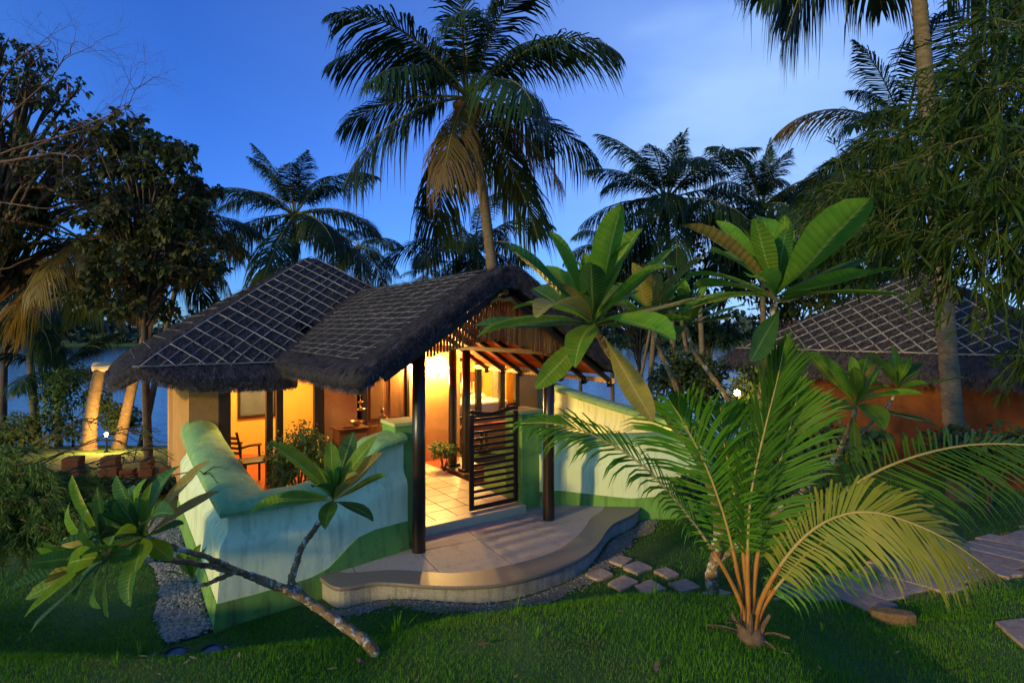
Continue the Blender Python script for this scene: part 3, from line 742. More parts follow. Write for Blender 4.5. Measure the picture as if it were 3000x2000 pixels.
# gate leaves: dark horizontal slats between two stiles, with a wavy top rail that ends in a loop
def gate_leaf(label, hx, hy, ang, w=.86):
    x, y = toW(hx, hy)
    t = thing('gate_leaf', label, 'gate', (x, y, .13), HA + ang, 'gate leaves')
    for x0 in (0, w - .07):
        bb = B(); box(bb, x0, x0 + .07, -.022, .022, 0, 1.44); bb.obj('stile', M_dark, t, bev=.006)
    for z0 in (0.0,):
        bb = B(); box(bb, .07, w - .07, -.02, .02, z0, z0 + .07); bb.obj('bottom_rail', M_dark, t, bev=.005)
    me = None
    for k_ in range(13):
        if me is None:
            bb = B(); box(bb, .07, w - .07, -.014, .014, 0, .042); me = bb.mesh('slat')
        o = link('slat', me, M_dark, t, .004); o.location = (0, 0, .155 + k_*.0985)
    xs_ = np.linspace(0, w, 30); s_ = xs_/w
    zc = 1.455 + .030*np.cos((s_ - .08)*2*math.pi)
    bb = B(); V = []
    for x_, z_ in zip(xs_, zc):
        h_ = .030
        V += [(x_, -.022, z_ - h_), (x_, .022, z_ - h_), (x_, .022, z_ + h_), (x_, -.022, z_ + h_)]
    q = [[e*4 + f, e*4 + (f+1) % 4, (e+1)*4 + (f+1) % 4, (e+1)*4 + f] for e in range(29) for f in range(4)] + [[3, 2, 1, 0], [116, 117, 118, 119]]
    bb.add(V, q); bb.obj('top_rail', M_dark, t)
    bb = B(); a = np.linspace(0, 2*math.pi, 19)
    tube(bb, np.stack([.10 + .10*np.cos(a) + 0*a, 0*a, zc[3] + .035 + .028*np.sin(a)], -1), .016, 6, cap=False); bb.obj('loop_handle', M_dark, t, smooth=True)
    for z0 in (.2, 1.12):
        bb = B(); tube(bb, [(-.010, .0, z0), (-.010, .0, z0 + .08)], .012, 8); bb.obj('hinge', M_iron, t)
    return t
gate_leaf('closed slatted dark gate leaf next to the right gate pillar', 2.03, .66, math.pi, w=.88)
gate_leaf('open slatted gate leaf seen edge on just right of the dark front post', .25, .60, R(63), w=.86)
# ------------------------------------------------------------------ the cottage
cot = thing('cottage', 'thatched cottage with lamplit veranda and a gabled entrance canopy', 'cottage', (HX, HY, 0), HA)
def part(name, m, boxes, bev=.008, parent=cot):
    bb = B()
    for b_ in boxes: box(bb, *b_)
    return bb.obj(name, m, parent, bev=bev)
part('floor_slab', M_redfloor, [(-1.84, 2.95, 3.1, 8.6, -.45, .085)])
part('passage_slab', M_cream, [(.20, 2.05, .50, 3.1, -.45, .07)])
part('threshold', M_floor, [(.19, 2.05, .44, .62, -.02, .118)], bev=.01)
part('passage_riser', M_green, [(.185, 2.055, .455, .50, -.4, .06)], bev=0)
tile_me = None
for k_ in range(5):
    for l_ in range(10):
        if tile_me is None:
            bb = B(); box(bb, 0, .352, 0, .352, -.03, .0); tile_me = bb.mesh('floor_tile')
        o = link('floor_tile', tile_me, M_floor, cot, .003); o.location = (.21 + k_*.366, .632 + l_*.366 if l_*.366 + .632 < 2.9 else .632 + l_*.366, .112)
        if l_*.366 + .632 > 3.9: bpy.data.objects.remove(o)
# walls
part('front_wall', M_ochre, [(-2.20, -1.76, 4.10, 4.32, -.45, 2.75), (.03, .66, 4.10, 4.32, .08, 2.75), (1.76, 2.95, 4.10, 4.32, -.45, 2.75),
                             (-1.757, .027, 4.14, 4.31, 2.02, 2.75), (.663, 1.757, 4.14, 4.31, 2.14, 2.75)], bev=0)
part('side_wall', M_ochre, [(-2.20, -2.0, 4.323, 8.6, -.45, 2.75)], bev=0)
part('side_wall', M_ochre, [(2.75, 2.95, 4.323, 8.6, -.45, 2.75)], bev=0)
part('back_wall', M_ochre, [(-1.997, 2.747, 8.4, 8.6, -.45, 2.75)], bev=0)
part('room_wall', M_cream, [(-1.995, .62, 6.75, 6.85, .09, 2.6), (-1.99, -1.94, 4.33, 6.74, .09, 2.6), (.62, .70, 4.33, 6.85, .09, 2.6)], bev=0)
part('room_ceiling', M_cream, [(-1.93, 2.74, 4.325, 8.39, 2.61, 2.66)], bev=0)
# door and window joinery in the front wall
for x0, x1 in ((-1.755, -1.57), (-1.0, -.885), (-.825, -.71), (-.16, .025)):
    part('door_frame', M_dark, [(x0, x1, 4.075, 4.20, .086, 2.018)])
part('door_head', M_dark, [(-1.567, -1.003, 4.08, 4.19, 1.94, 2.016)]); part('door_head', M_dark, [(-.707, -.163, 4.08, 4.19, 1.94, 2.016)])
part('door_frame', M_dark, [(.745, .86, 4.07, 4.20, .086, 2.138)]); part('door_frame', M_dark, [(1.69, 1.755, 4.07, 4.20, .086, 2.138)])
for x0, x1 in ((.866, 1.27), (1.276, 1.684)):
    d_ = part('door', M_wood, [(x0, x1, 4.11, 4.15, .09, 2.135)])
    part('door_panel', M_wood, [(x0 + .06, x1 - .06, 4.098, 4.112, .20, .95)], parent=d_); part('door_panel', M_wood, [(x0 + .06, x1 - .06, 4.098, 4.112, 1.08, 2.02)], parent=d_)
bb = B(); lathe(bb, [(0, .03), (.016, .026), (.018, .012), (.007, .0)], (0, 0, 0), 12)
kn = bb.obj('door_knob', M_metal, cot, smooth=True); kn.rotation_euler = (R(90), 0, 0); kn.location = (1.25, 4.098, 1.06)
# window on the room's rear wall
w_ = part('window', M_dark, [(-1.03, -.98, 6.70, 6.748, .92, 1.78), (-.30, -.25, 6.70, 6.748, .92, 1.78), (-.98, -.30, 6.70, 6.748, .92, 1.0), (-.98, -.30, 6.70, 6.748, 1.72, 1.78)])
part('window_pane', M_glass, [(-.979, -.301, 6.725, 6.735, 1.001, 1.719)], bev=0, parent=w_)

# ---- main roof: height of the thatch surface over the plan
EV = 2.20
def smin(a, b, k=.10):
    h = np.clip(.5 + .5*(b - a)/k, 0, 1); return b*(1-h) + a*h - k*h*(1-h)
def roof_z(a, b):
    a, b = np.asarray(a, float), np.asarray(b, float)
    zf = EV + .742*(b - 3.3); zl = EV + .63*(a + 3.27); zb = EV + .742*(9.5 - b); zr = EV + .662*(3.92 - a)
    pyr = smin(smin(zf, zl), smin(zb, zr))
    wing = smin(smin(zf, 3.83 - .742*(b - 5.50)), EV + 1.5*(4.45 - a))
    z = np.maximum(pyr, np.where(a > .9, wing, -9.0))
    e = np.minimum(np.minimum(b - 3.3, a + 3.27), 9.5 - b)
    return z - .10*np.exp(-np.maximum(e, 0)/.25)
def outline_main(n=160):
    """rounded eave outline as (a,b) loop"""
    cx, cy, hx, hy, r_ = .32, 6.4, 3.60, 3.1, .42
    out = []
    for t in np.linspace(0, 2*math.pi, n, endpoint=False):
        c, s_ = math.cos(t), math.sin(t); e = 7
        d = (abs(c/hx)**e + abs(s_/hy)**e)**(-1/e); out.append((cx + d*c, cy + d*s_))
    return np.array(out)
def thatch_body(name, loop, cen, zfun, thick, parent, rings=26):
    """roof skin: rings shrinking to the ridge, with a thick rounded eave and an underside"""
    n = len(loop); V = []; q = []
    cen = np.asarray(cen, float)
    for r_ in range(rings + 1):
        f = (r_/rings)
        P = loop*(1-f) + cen*f if cen.ndim == 1 else loop*(1-f) + cen*f
        z = zfun(P[:, 0], P[:, 1])
        V.append(np.c_[P, z + .012*np.sin(P[:, 0]*23 + P[:, 1]*17)])
    e0 = loop; c2 = cen if cen.ndim == 1 else cen
    ze = zfun(e0[:, 0], e0[:, 1]); wob = .025*np.sin(np.arange(n)*.9) + .02*np.sin(np.arange(n)*2.3)
    low = [np.c_[e0 + (e0 - c2)*.012, ze - thick*.35], np.c_[e0 + (e0 - c2)*.008, ze - thick*.75 + wob*.5], np.c_[e0 - (e0 - c2)*.02, ze - thick + wob], np.c_[e0 - (e0 - c2)*.10, ze - thick + .10]]
    ins = e0 - (e0 - c2)*.80; low.append(np.c_[ins, zfun(ins[:, 0], ins[:, 1]) - .22])
    lv = low[::-1] + V
    m = len(lv)
    for r_ in range(m-1):
        for e in range(n): q.append([r_*n + e, r_*n + (e+1) % n, (r_+1)*n + (e+1) % n, (r_+1)*n + e])
    return B().add(np.concatenate(lv), q).obj(name, M_thatch, parent, smooth=True)
loop = outline_main()
# under the entrance canopy the main eave is cut back to the wall
cut = np.interp(loop[:, 0], [-.80, -.50, 4.2], [0.0, 4.45, 4.45])
loop[:, 1] = np.where(loop[:, 1] < 6, np.maximum(loop[:, 1], cut), loop[:, 1])
cenl = np.stack([np.clip(loop[:, 0], .30, 1.9), np.full(len(loop), 6.4)], -1)
cenl[:, 1] = np.where(cenl[:, 0] > .5, 6.4 - np.minimum((cenl[:, 0] - .5)*.65, .9), 6.4)
main_roof = thatch_body('thatched_roof', loop, cenl, roof_z, .22, cot, rings=40)

def straw(name, pts, down, nrm_, L_, wd, jit, parent, lift=.02):
    """loose straws lying on (or hanging off) a thatch surface: one fringe of many blades"""
    n = len(pts); d = unit(down + rng.normal(0, jit, (n, 3))); s_ = unit(np.cross(d, nrm_)); l = (L_*(.5 + rng.random(n)))[:, None]
    w_ = (wd*(.6 + .8*rng.random(n)))[:, None]; p0 = pts + nrm_*.004
    p1 = p0 + d*l*.6 + nrm_*lift*(.2 + rng.random((n, 1))); p2 = p0 + d*l + nrm_*lift*rng.normal(.7, .7, (n, 1))
    V = np.stack([p0 - s_*w_, p0 + s_*w_, p1 + s_*w_*.8, p1 - s_*w_*.8, p2], 1); k = np.arange(n)[:, None]*5
    o = B().add(V, k + np.array([[0, 1, 2, 3]]), k + np.array([[3, 2, 4]])).obj(name, M_straw, parent)
    return tag(o, kind='stuff')
def grad(zf, a, b, e=.02):
    gx_ = (zf(a+e, b) - zf(a-e, b))/(2*e); gy_ = (zf(a, b+e) - zf(a, b-e))/(2*e)
    nn_ = unit(np.stack([-gx_, -gy_, np.ones_like(gx_)], -1))
    dn = unit(np.stack([-gx_, -gy_, -(gx_**2 + gy_**2)], -1))
    return nn_, dn
n = 52000
a = -3.1 + 7*rng.random(n); b = 3.3 + 3.6*rng.random(n)
ok = inpoly(a, b, [tuple(x) for x in loop])
a, b = a[ok], b[ok]; nn_, dn = grad(roof_z, a, b)
straw('straw', np.c_[a, b, roof_z(a, b)], dn, nn_, .15, .0036, .30, main_roof, .011)
def fringe(parent, pts, outw, n, thick, L_=.085):
    """straw ends poking from the cut eave"""
    k_ = rng.integers(0, len(pts)-1, n); f = rng.random((n, 1)); P = pts[k_]*(1-f) + pts[k_+1]*f; O = outw[k_]
    h = rng.random((n, 1)); P = P - np.array([0, 0, 1])*h*thick*1.05 + O*(.02 - .05*h)
    d = O*(.55 - .35*h) + np.array([0, 0, -1])*(.6 + .6*h)
    return straw('straw_fringe', P, d, unit(O + np.array([0, 0, .5])), L_, .0045, .28, parent, .015)
sel = [k_ for k_ in range(len(loop)) if loop[k_][1] < 6.5 and loop[k_][0] < -.45]
sel.sort(key=lambda k_: (math.atan2(loop[k_][1]-6.6, loop[k_][0]-.4)) % (2*math.pi))
lp = loop[sel]; ze = roof_z(lp[:, 0], lp[:, 1])
ow = np.c_[unit(lp - np.array([.4, 6.4])*1.0), np.zeros(len(lp))]
fringe(main_roof, np.c_[lp, ze], ow, 15000, .22, .055)

def pole_on(zf, p, q_, r_, parent, m=M_pole, n=12, lift=.02):
    P = np.linspace(p, q_, n); z = zf(P[:, 0], P[:, 1]) + lift + rng.normal(0, .003, n)
    P = P + np.cumsum(rng.normal(0, .004, P.shape), 0)
    bb = B(); tube(bb, np.c_[P, z], r_*(1 + .12*rng.normal(0, 1, n)), 6); return bb.obj('lattice_pole', m, parent, smooth=True)
dA = unit(np.array([3.45, 3.05])); dB = unit(np.array([3.48, -3.1]))
pk = np.array([.42, 6.4]); L0 = np.array([-2.92, 3.45]); R0 = np.array([-.66, 3.45])
def hit(o, d, p, e):
    """distance along o+d*t to the line p+e*s"""
    M_ = np.array([d, -e]).T; t, s_ = np.linalg.solve(M_, p - o); return t
for k_ in range(10):
    o_ = L0 + (R0 - L0)*k_/9.0; t_ = hit(o_, dA, pk + np.array([.0, -.04]), dB)
    pole_on(roof_z, o_, o_ + dA*t_*.995, .0105, main_roof, n=16)
Lt = hit(L0, dA, pk, dB)
for k_ in range(18):
    o_ = L0 + dA*Lt*(k_ + .3)/17.4; t_ = min(hit(o_, dB, R0, dA), hit(o_, dB, L0, np.array([1., 0])) if True else 9)
    if t_ > .1: pole_on(roof_z, o_, o_ + dB*t_, .0100, main_roof, n=12, lift=.032)
pole_on(roof_z, L0 - np.array([.08, 0]), R0 + np.array([.05, 0]), .014, main_roof, n=16, lift=.045)
# left hip face: long thin battens along the slope contour
for k_ in range(11):
    o_ = np.array([-2.95 + k_*.22, 4.1 + k_*.19]); pole_on(roof_z, o_, np.array([o_[0] + .04, 8.6 - k_*.18]), .009, main_roof, n=10)
# cross battens on the right wing
for k_ in range(5):
    pole_on(roof_z, np.array([1.75 + .35*k_, 5.45]), np.array([1.55 + .35*k_, 5.0]), .011, main_roof, n=5)

# ---- entrance canopy
RA = 1.12                                   # ridge line
def can_z(a, b):
    x = np.abs(np.asarray(a, float) - RA)
    z = 3.80 - .715*np.sqrt(x*x + .035) + .045*np.exp(-((2.05 - x)/.3)**2)
    return z + .045*np.exp(-((np.asarray(b) + .45)/.35)**2)
E0, E1 = -.95, 3.15
an = np.linspace(E0, E1, 46); bn_ = np.linspace(-.47, 5.3, 50)
AA, BB = np.meshgrid(an, bn_, indexing='ij'); ZZ = can_z(AA, BB) + .012*np.sin(AA*21 + BB*13)
# trim what would come out of the main roof behind
BBt = np.minimum(BB, np.interp(np.abs(AA - RA), [0, .3, 2.1], [5.15, 5.0, 3.55])[...])
ZZ = can_z(AA, BBt) + .010*np.sin(AA*21 + BB*13)
thk = .24
top = np.stack([AA, BBt, ZZ], -1); bot = np.stack([AA, BBt, ZZ - thk], -1); bot[..., 2] += .03*np.sin(AA*31 + BB*5)*(BB < -.4)
nx, ny = AA.shape
# verge and eave bulge outward a little half way down
bul = top.copy(); bul[..., 2] -= thk*.45
bul[:, 0, 1] -= .05; bul[0, :, 0] -= .05; bul[-1, :, 0] += .05
def gq(nx, ny, o, flip=False):
    i, j = np.meshgrid(np.arange(nx-1), np.arange(ny-1), indexing='ij')
    q = np.stack([i*ny + j, (i+1)*ny + j, (i+1)*ny + j+1, i*ny + j+1], -1).reshape(-1, 4)
    return (q[:, ::-1] if flip else q) + o
nT = nx*ny
ring = [i*ny for i in range(nx)] + [(nx-1)*ny + j for j in range(1, ny)] + [i*ny + ny-1 for i in range(nx-2, -1, -1)] + [j for j in range(ny-2, 0, -1)]
q = [gq(nx, ny, 0), gq(nx, ny, nT, True)]
V = np.concatenate([top.reshape(-1, 3), bot.reshape(-1, 3), bul.reshape(-1, 3)[ring]])
m = len(ring); e_ = []
for k_ in range(m):
    k2 = (k_+1) % m
    e_.append([ring[k2], ring[k_], 2*nT + k_, 2*nT + k2]); e_.append([2*nT + k2, 2*nT + k_, nT + ring[k_], nT + ring[k2]])
canopy = B().add(V, np.concatenate(q + [np.array(e_)])).obj('canopy_roof', M_thatch, cot, smooth=True)
n = 44000
a = E0 + (E1 - E0)*rng.random(n)**1.15; b = -.47 + 5.4*rng.random(n)
ok = b < np.interp(np.abs(a - RA), [0, .3, 2.1], [5.1, 4.9, 3.5]); a, b = a[ok], b[ok]; nn_, dn = grad(can_z, a, b)
straw('straw', np.c_[a, b, can_z(a, b)], dn, nn_, .15, .0036, .30, canopy, .011)
pv = np.c_[an, np.full(len(an), -.47), can_z(an, np.full(len(an), -.47))]
fringe(canopy, pv, np.tile([0, -1., 0], (len(an), 1)), 15000, .25, .055)
bl = np.linspace(-.47, 3.4, 40)
fringe(canopy, np.c_[np.full(40, E0), bl, can_z(np.full(40, E0), bl)], np.tile([-1., 0, 0], (40, 1)), 7000, .25, .055)
# battens running with the ridge, and slanting ties across them
for k_ in range(17):
    a_ = -.78 + k_*.112; be = float(np.interp(abs(a_ - RA), [0, .3, 2.1], [4.9, 4.7, 3.3]))
    b0 = -.02 + .10*rng.random()
    pole_on(can_z, np.array([a_, b0]), np.array([a_ + .02, be]), .0070, canopy, m=M_batten, n=14)
for k_ in range(13):
    b_ = -.1 + k_*.50; p_ = np.array([-.78, b_]); q_ = np.array([.98, b_ - 1.55])
    if q_[1] < .0: f = (b_ - .0)/1.55; q_ = p_ + (q_ - p_)*max(f, .02)
    f1 = 0.0
    while f1 < .9 and (p_ + (q_-p_)*f1)[1] > np.interp(abs((p_ + (q_-p_)*f1)[0] - RA), [0, .3, 2.1], [4.8, 4.6, 3.2]): f1 += .05
    p_ = p_ + (q_ - p_)*f1
    if np.linalg.norm(q_ - p_) > .2: pole_on(can_z, p_, q_, .0048, canopy, m=M_batten, n=9, lift=.034)
# reed valance under the front gable, one reed at a time
nr = 64
reed_me = {}
for k_ in range(nr):
    a_ = -.36 + k_*(2.98/(nr-1)); zt_ = float(can_z(a_, -.2)) - .235
    zb = 2.46 + .23*math.exp(-((a_ - 1.1)/.72)**2) + .012*rng.normal()
    if zt_ - zb < .04: continue
    bb = B(); tube(bb, [(a_, -.03, zb), (a_ + .002, -.03, (zb + zt_)/2), (a_, -.03, zt_ + .03)], .0195, 6); bb.obj('reed', M_reed, canopy, smooth=True)
bb = B(); tube(bb, [(RA, -.35, 3.36), (RA, 2.0, 3.32), (RA, 4.9, 3.32)], .05, 8); bb.obj('ridge_pole', M_wood, canopy)
# bird-like finial under the ridge end
bb = B(); tube(bb, [(RA - .22, -.30, 3.20), (RA - .10, -.30, 3.27), (RA, -.30, 3.24), (RA + .10, -.30, 3.27), (RA + .22, -.30, 3.20)], [.015, .035, .028, .035, .015], 8); bb.obj('gable_finial', M_reed, canopy, smooth=True)
# rafters with rounded tails and red clay tiles between them, on both slopes
def under(x): return float(can_z(RA + x, 1.0)) - thk - .02
for s_ in (-1, 1):
    xe = 2.02 if s_ > 0 else 1.70
    for k_ in range(10):
        b_ = -.25 + k_*.60
        if b_ > 3.7 or (s_ < 0 and b_ > 3.4): continue
        bb = B(); bar(bb, (RA + s_*.08, b_, under(.08) - .075), (RA + s_*xe, b_, under(xe) - .075), .06, .07); r_ = bb.obj('rafter', M_dark, canopy, bev=.006)
        if s_ < 0: continue
        t_ = np.linspace(0, math.pi, 9); x0 = RA + s_*2.02; z0 = under(2.02) - .10
        bb = B(); pr = np.array([(x0 + s_*(.085*math.sin(x)), z0 + .05*math.cos(x)*1.3 - .02) for x in t_])
        V = np.concatenate([np.c_[pr[:, 0], np.full(9, b_ - .036), pr[:, 1]], np.c_[pr[:, 0], np.full(9, b_ + .036), pr[:, 1]]])
        bb.add(V, [[e, e+1, 10+e, 9+e] for e in range(8)], [[0, e+1, e] for e in range(1, 8)] + [[9, 9+e, 10+e] for e in range(1, 8)]); bb.obj('rafter_tail', M_dark, canopy)
    tme = None
    for r_ in range(7 if s_ > 0 else 6):
        for k_ in range(18):
            b_ = -.22 + k_*.235
            if b_ > 3.9: continue
            x0, x1 = .12 + r_*.262, .12 + r_*.262 + .28
            if tme is None or True:
                bb = B(); bar(bb, (RA + s_*x0, b_ + .115, under(x0) - .018 - .012), (RA + s_*x1, b_ + .115, under(x1) - .018), .222, .016)
            o = bb.obj('roof_tile', M_tile, canopy)
# scalloped trim along both eaves and across the gable
def trim(p, q_, n, r_=.035):
    p, q_ = np.asarray(p, float), np.asarray(q_, float); bb = B(); d = (q_ - p)/n; nv = unit(np.cross(d, [0, 0, 1]))*.006
    for k_ in range(n):
        c = p + d*(k_ + .5); a_ = np.linspace(math.pi, 2*math.pi, 7)
        loop_ = [c - d/2 + np.array([0, 0, .05]), *[c + unit(d)*np.linalg.norm(d)/2*math.cos(x)*.98 + np.array([0, 0, math.sin(x)*r_]) for x in a_], c + d/2 + np.array([0, 0, .05])]
        L_ = np.array(loop_); m_ = len(L_)
        bb.add(np.concatenate([L_ + nv, L_ - nv]), [[0, 1, m_-2, m_-1][::1], [m_+m_-1, m_+m_-2, m_+1, m_]] + [[e, e+1, m_+e+1, m_+e] for e in range(1, m_-2)], [[1, e, e+1] for e in range(2, m_-2)] + [[m_+1, m_+e+1, m_+e] for e in range(2, m_-2)])
    return bb.obj('scalloped_trim', M_lace, canopy)
trim((RA + 2.06, -.35, under(2.06) - .07), (RA + 2.06, 3.9, under(2.06) - .07), 46)
trim((.1, 3.98, 2.42), (2.9, 3.98, 2.42), 34)
# posts
def post(name, a_, b_, r_, z0, z1, m=M_post, base=None, kind=0):
    bb = B(); lathe(bb, [(0, z0), (r_*1.02, z0), (r_, z0 + .02), (r_*.985, (z0+z1)/2), (r_*.94, z1), (0, z1)], (a_, b_, 0), 20)
    return bb.obj(name, m, cot, smooth=True)
post('post', 0, 0, .088, -.004, 2.53); post('post', 2.14, 0, .088, -.004, 2.45)
for a_, b_ in ((2.30, 2.72), (2.30, 3.25)): post('post', a_, b_, .085, .155, 2.5, M_post)
part('post_base', M_wood, [(2.12, 2.48, 2.52, 3.44, .07, .15)], bev=.015)
for a_, b_ in ((2.30, 2.72), (2.30, 3.25)):
    bb = B(); box(bb, a_ - .115, a_ + .115, b_ - .115, b_ + .115, .15, .20); bb.obj('post_foot', M_dark, cot, bev=.01)
bb = B(); bar(bb, (0.0, .09, 2.46), (0.0, 4.1, 2.46), .09, .12); bb.obj('wall_plate', M_wood, cot)
bb = B(); bar(bb, (2.22, .09, 2.50), (2.22, 4.1, 2.50), .07, .07); bb.obj('wall_plate', M_dark, cot)

# ---- bedroom pavilion at the far right of the court
pav = thing('bedroom_pavilion', 'lamplit bedroom with dark window posts seen behind the gate', 'room', (HX, HY, 0), HA)
part('wall', M_cream, [(3.6, 6.9, 8.6, 8.75, -.4, 2.3), (6.75, 6.9, 6.62, 8.597, -.4, 2.3), (3.6, 3.75, 6.62, 8.597, -.4, 2.3)], bev=0, parent=pav)
part('front_wall', M_ochre, [(3.6, 4.15, 6.45, 6.6, -.4, 2.3), (6.25, 6.9, 6.45, 6.6, -.4, 2.3), (4.153, 6.247, 6.47, 6.58, -.4, .46)], bev=0, parent=pav)
part('sill', M_dark, [(4.12, 6.28, 6.43, 6.62, .463, .54)], parent=pav)
for x0 in (4.155, 4.83, 5.60, 6.12): part('window_post', M_dark, [(x0, x0 + .16, 6.46, 6.58, .543, 2.0)], parent=pav)
part('lintel', M_dark, [(4.1, 6.3, 6.44, 6.61, 2.003, 2.12)], parent=pav)
part('floor', M_redfloor, [(3.76, 6.74, 6.603, 8.597, -.2, .09)], parent=pav)
part('ceiling', M_cream, [(3.6, 6.9, 6.45, 8.75, 2.303, 2.36)], parent=pav, bev=0)
bb = B(); bar(bb, (5.25, 6.25, 2.41), (5.25, 9.1, 2.75), 3.7, .05); bb.obj('tiled_roof', M_hut, pav)
bed = thing('bed', 'bed with cream linen and a brown headboard with balusters in the far bedroom', 'bed', (*toW(5.2, 7.4), .1), HA)
bb = B(); box(bb, -.95, .95, -.6, .6, .1, .42); bb.obj('frame', M_wood, bed, bev=.02)
bb = B(); box(bb, -.92, .92, -.58, .58, .42, .72); bb.obj('mattress', M_sheet, bed, bev=.06)
bb = B(); box(bb, -.95, .95, .95, 1.0, 1.15, 1.45); bb.obj('headboard', M_wood, bed, bev=.01)
bb = B(); box(bb, -.95, .95, .95, 1.0, .74, .80); bb.obj('lower_rail', M_wood, bed)
for k_ in range(17):
    bb = B(); tube(bb, [(-.9 + k_*.1125, .975, .80), (-.9 + k_*.1125, .975, 1.15)], .016, 6); bb.obj('baluster', M_sheet, bed)
for x_ in (-.55, .45):
    bb = B(); lathe(bb, [(0, .16), (.10, .15), (.17, .08), (.15, .01), (0, 0)], (0, 0, 0), 14); o = bb.obj('pillow', M_sheet, bed, smooth=True); o.location = (x_, .36, .70); o.scale = (1.7, 1, 1)
ben = thing('bench', 'long low wooden bench with red seat below the bedroom window', 'bench', (*toW(4.3, 5.6), .0), HA)
bb = B(); box(bb, -1.0, 1.6, -.2, .2, .36, .44); bb.obj('seat', M_cush, ben, bev=.02)
bb = B(); box(bb, -1.0, 1.6, -.18, .18, .26, .355); bb.obj('apron', M_wood, ben)
for x_ in (-.95, .2, 1.45):
    for y_ in (-.14, .1):
        bb = B(); box(bb, x_, x_ + .06, y_, y_ + .06, -.35, .26); bb.obj('leg', M_wood, ben)

# ---- furniture on the veranda
def chair(name, label, x, y, z, rz):
    t = thing(name, label, 'chair', (*toW(x, y), z), HA + rz)
    bb = B(); box(bb, -.24, .24, -.23, .23, .40, .45); bb.obj('seat', M_cush, t, bev=.02)
    for sx_ in (-1, 1):
        bb = B(); tube(bb, [(sx_*.22, -.21, 0), (sx_*.22, -.21, .42), (sx_*.22, -.20, .66)], .022, 6); bb.obj('leg', M_dark, t)
        bb = B(); tube(bb, [(sx_*.22, .22, 0), (sx_*.22, .22, .45), (sx_*.23, .27, .75), (sx_*.23, .33, .96)], .022, 6); bb.obj('leg', M_dark, t)
        bb = B(); tube(bb, [(sx_*.225, .26, .66), (sx_*.235, .05, .68), (sx_*.225, -.24, .65)], .026, 6); bb.obj('armrest', M_wood, t, smooth=True)
    bb = B()
    for k_ in range(4): bar(bb, (-.22, .265 + .016*k_, .58 + .09*k_), (.22, .265 + .016*k_, .58 + .09*k_), .05, .02, up=(0, 1, 0))
    bb.obj('backrest', M_wood, t)
    return t
chair('armchair', 'dark wooden armchair standing in the first lit veranda doorway', -1.32, 4.62, .086, R(125))
tb = thing('low_table', 'dark low table beside the armchair in the veranda', 'table', (*toW(-1.12, 3.85), .086), HA)
bb = B(); box(bb, -.34, .34, -.22, .22, .50, .54); bb.obj('table_top', M_dark, tb, bev=.008)
for sx_ in (-1, 1):
    for sy_ in (-1, 1):
        bb = B(); box(bb, sx_*.30 - .025, sx_*.30 + .025, sy_*.18 - .025, sy_*.18 + .025, 0, .50); bb.obj('leg', M_dark, tb)
ds = thing('cabinet', 'terracotta coloured cabinet against the ochre wall under the hanging lamp', 'cabinet', (*toW(.42, 3.80), .086), HA)
bb = B(); box(bb, -.27, .27, -.2, .2, .0, .90); bb.obj('body', M_hut, ds, bev=.008)
bb = B(); box(bb, -.30, .30, -.23, .22, .903, .94); bb.obj('table_top', M_hut, ds, bev=.008)
for s_ in (-1, 1):
    bb = B(); box(bb, s_*.132 - .118, s_*.132 + .118, -.212, -.198, .08, .84); bb.obj('door', M_wood, ds, bev=.006)
bw = thing('brass_bowl', 'small brass bowl on top of the cabinet', 'bowl', (*toW(.53, 3.76), 1.027), HA)
bb = B(); lathe(bb, [(0, 0), (.05, 0), (.045, .02), (.075, .04), (.105, .085), (.11, .11), (.115, .112), (.105, .10), (.07, .05), (0, .035)], k=20); bb.obj('bowl', M_metal, bw, smooth=True)
for s_ in (-1, 1):
    bb = B(); a_ = np.linspace(-1.6, 1.6, 9); tube(bb, np.stack([s_*(.11 + .03*np.cos(a_)), .0*a_, .085 + .025*np.sin(a_)], -1), .006, 6); bb.obj('handle', M_metal, bw)
hl = thing('hanging_oil_lamp', 'tiered brass oil lamp hanging over the cabinet', 'oil lamp', (*toW(.52, 3.55), 1.36), HA)
bb = B(); lathe(bb, [(0, -.02), (.02, -.01), (.085, .01), (.09, .03), (.03, .045), (.012, .06), (.010, .12), (.03, .13), (.055, .145), (.05, .16), (.015, .17), (.008, .19), (.008, .26), (.02, .27), (0, .29)], k=18); bb.obj('body', M_metal, hl, smooth=True)
bb = B(); tube(bb, [(0, 0, .28), (0, 0, 1.0)], .006, 6); bb.obj('chain', M_metal, hl)
fg = thing('carved_figure', 'slim carved wooden figure standing between the cabinet and the pillar', 'figure', (*toW(.98, 3.62), .086), HA)
bb = B(); lathe(bb, [(0, 0), (.10, 0), (.10, .05), (.05, .08), (.045, .82), (.07, .84), (.07, .86), (0, .86)], k=14); bb.obj('stand', M_wood, fg, smooth=True)
bb = B(); lathe(bb, [(0, .86), (.045, .87), (.035, .92), (.05, 1.0), (.038, 1.08), (.05, 1.13), (.018, 1.16), (.034, 1.20), (.03, 1.245), (0, 1.27)], k=14); bb.obj('torso', M_wood, fg, smooth=True)
bb = B(); tube(bb, [(-.085, 0, 1.09), (-.04, -.03, 1.12), (0, 0, 1.13), (.04, -.03, 1.12), (.085, 0, 1.09)], .014, 6); bb.obj('arms', M_wood, fg, smooth=True)

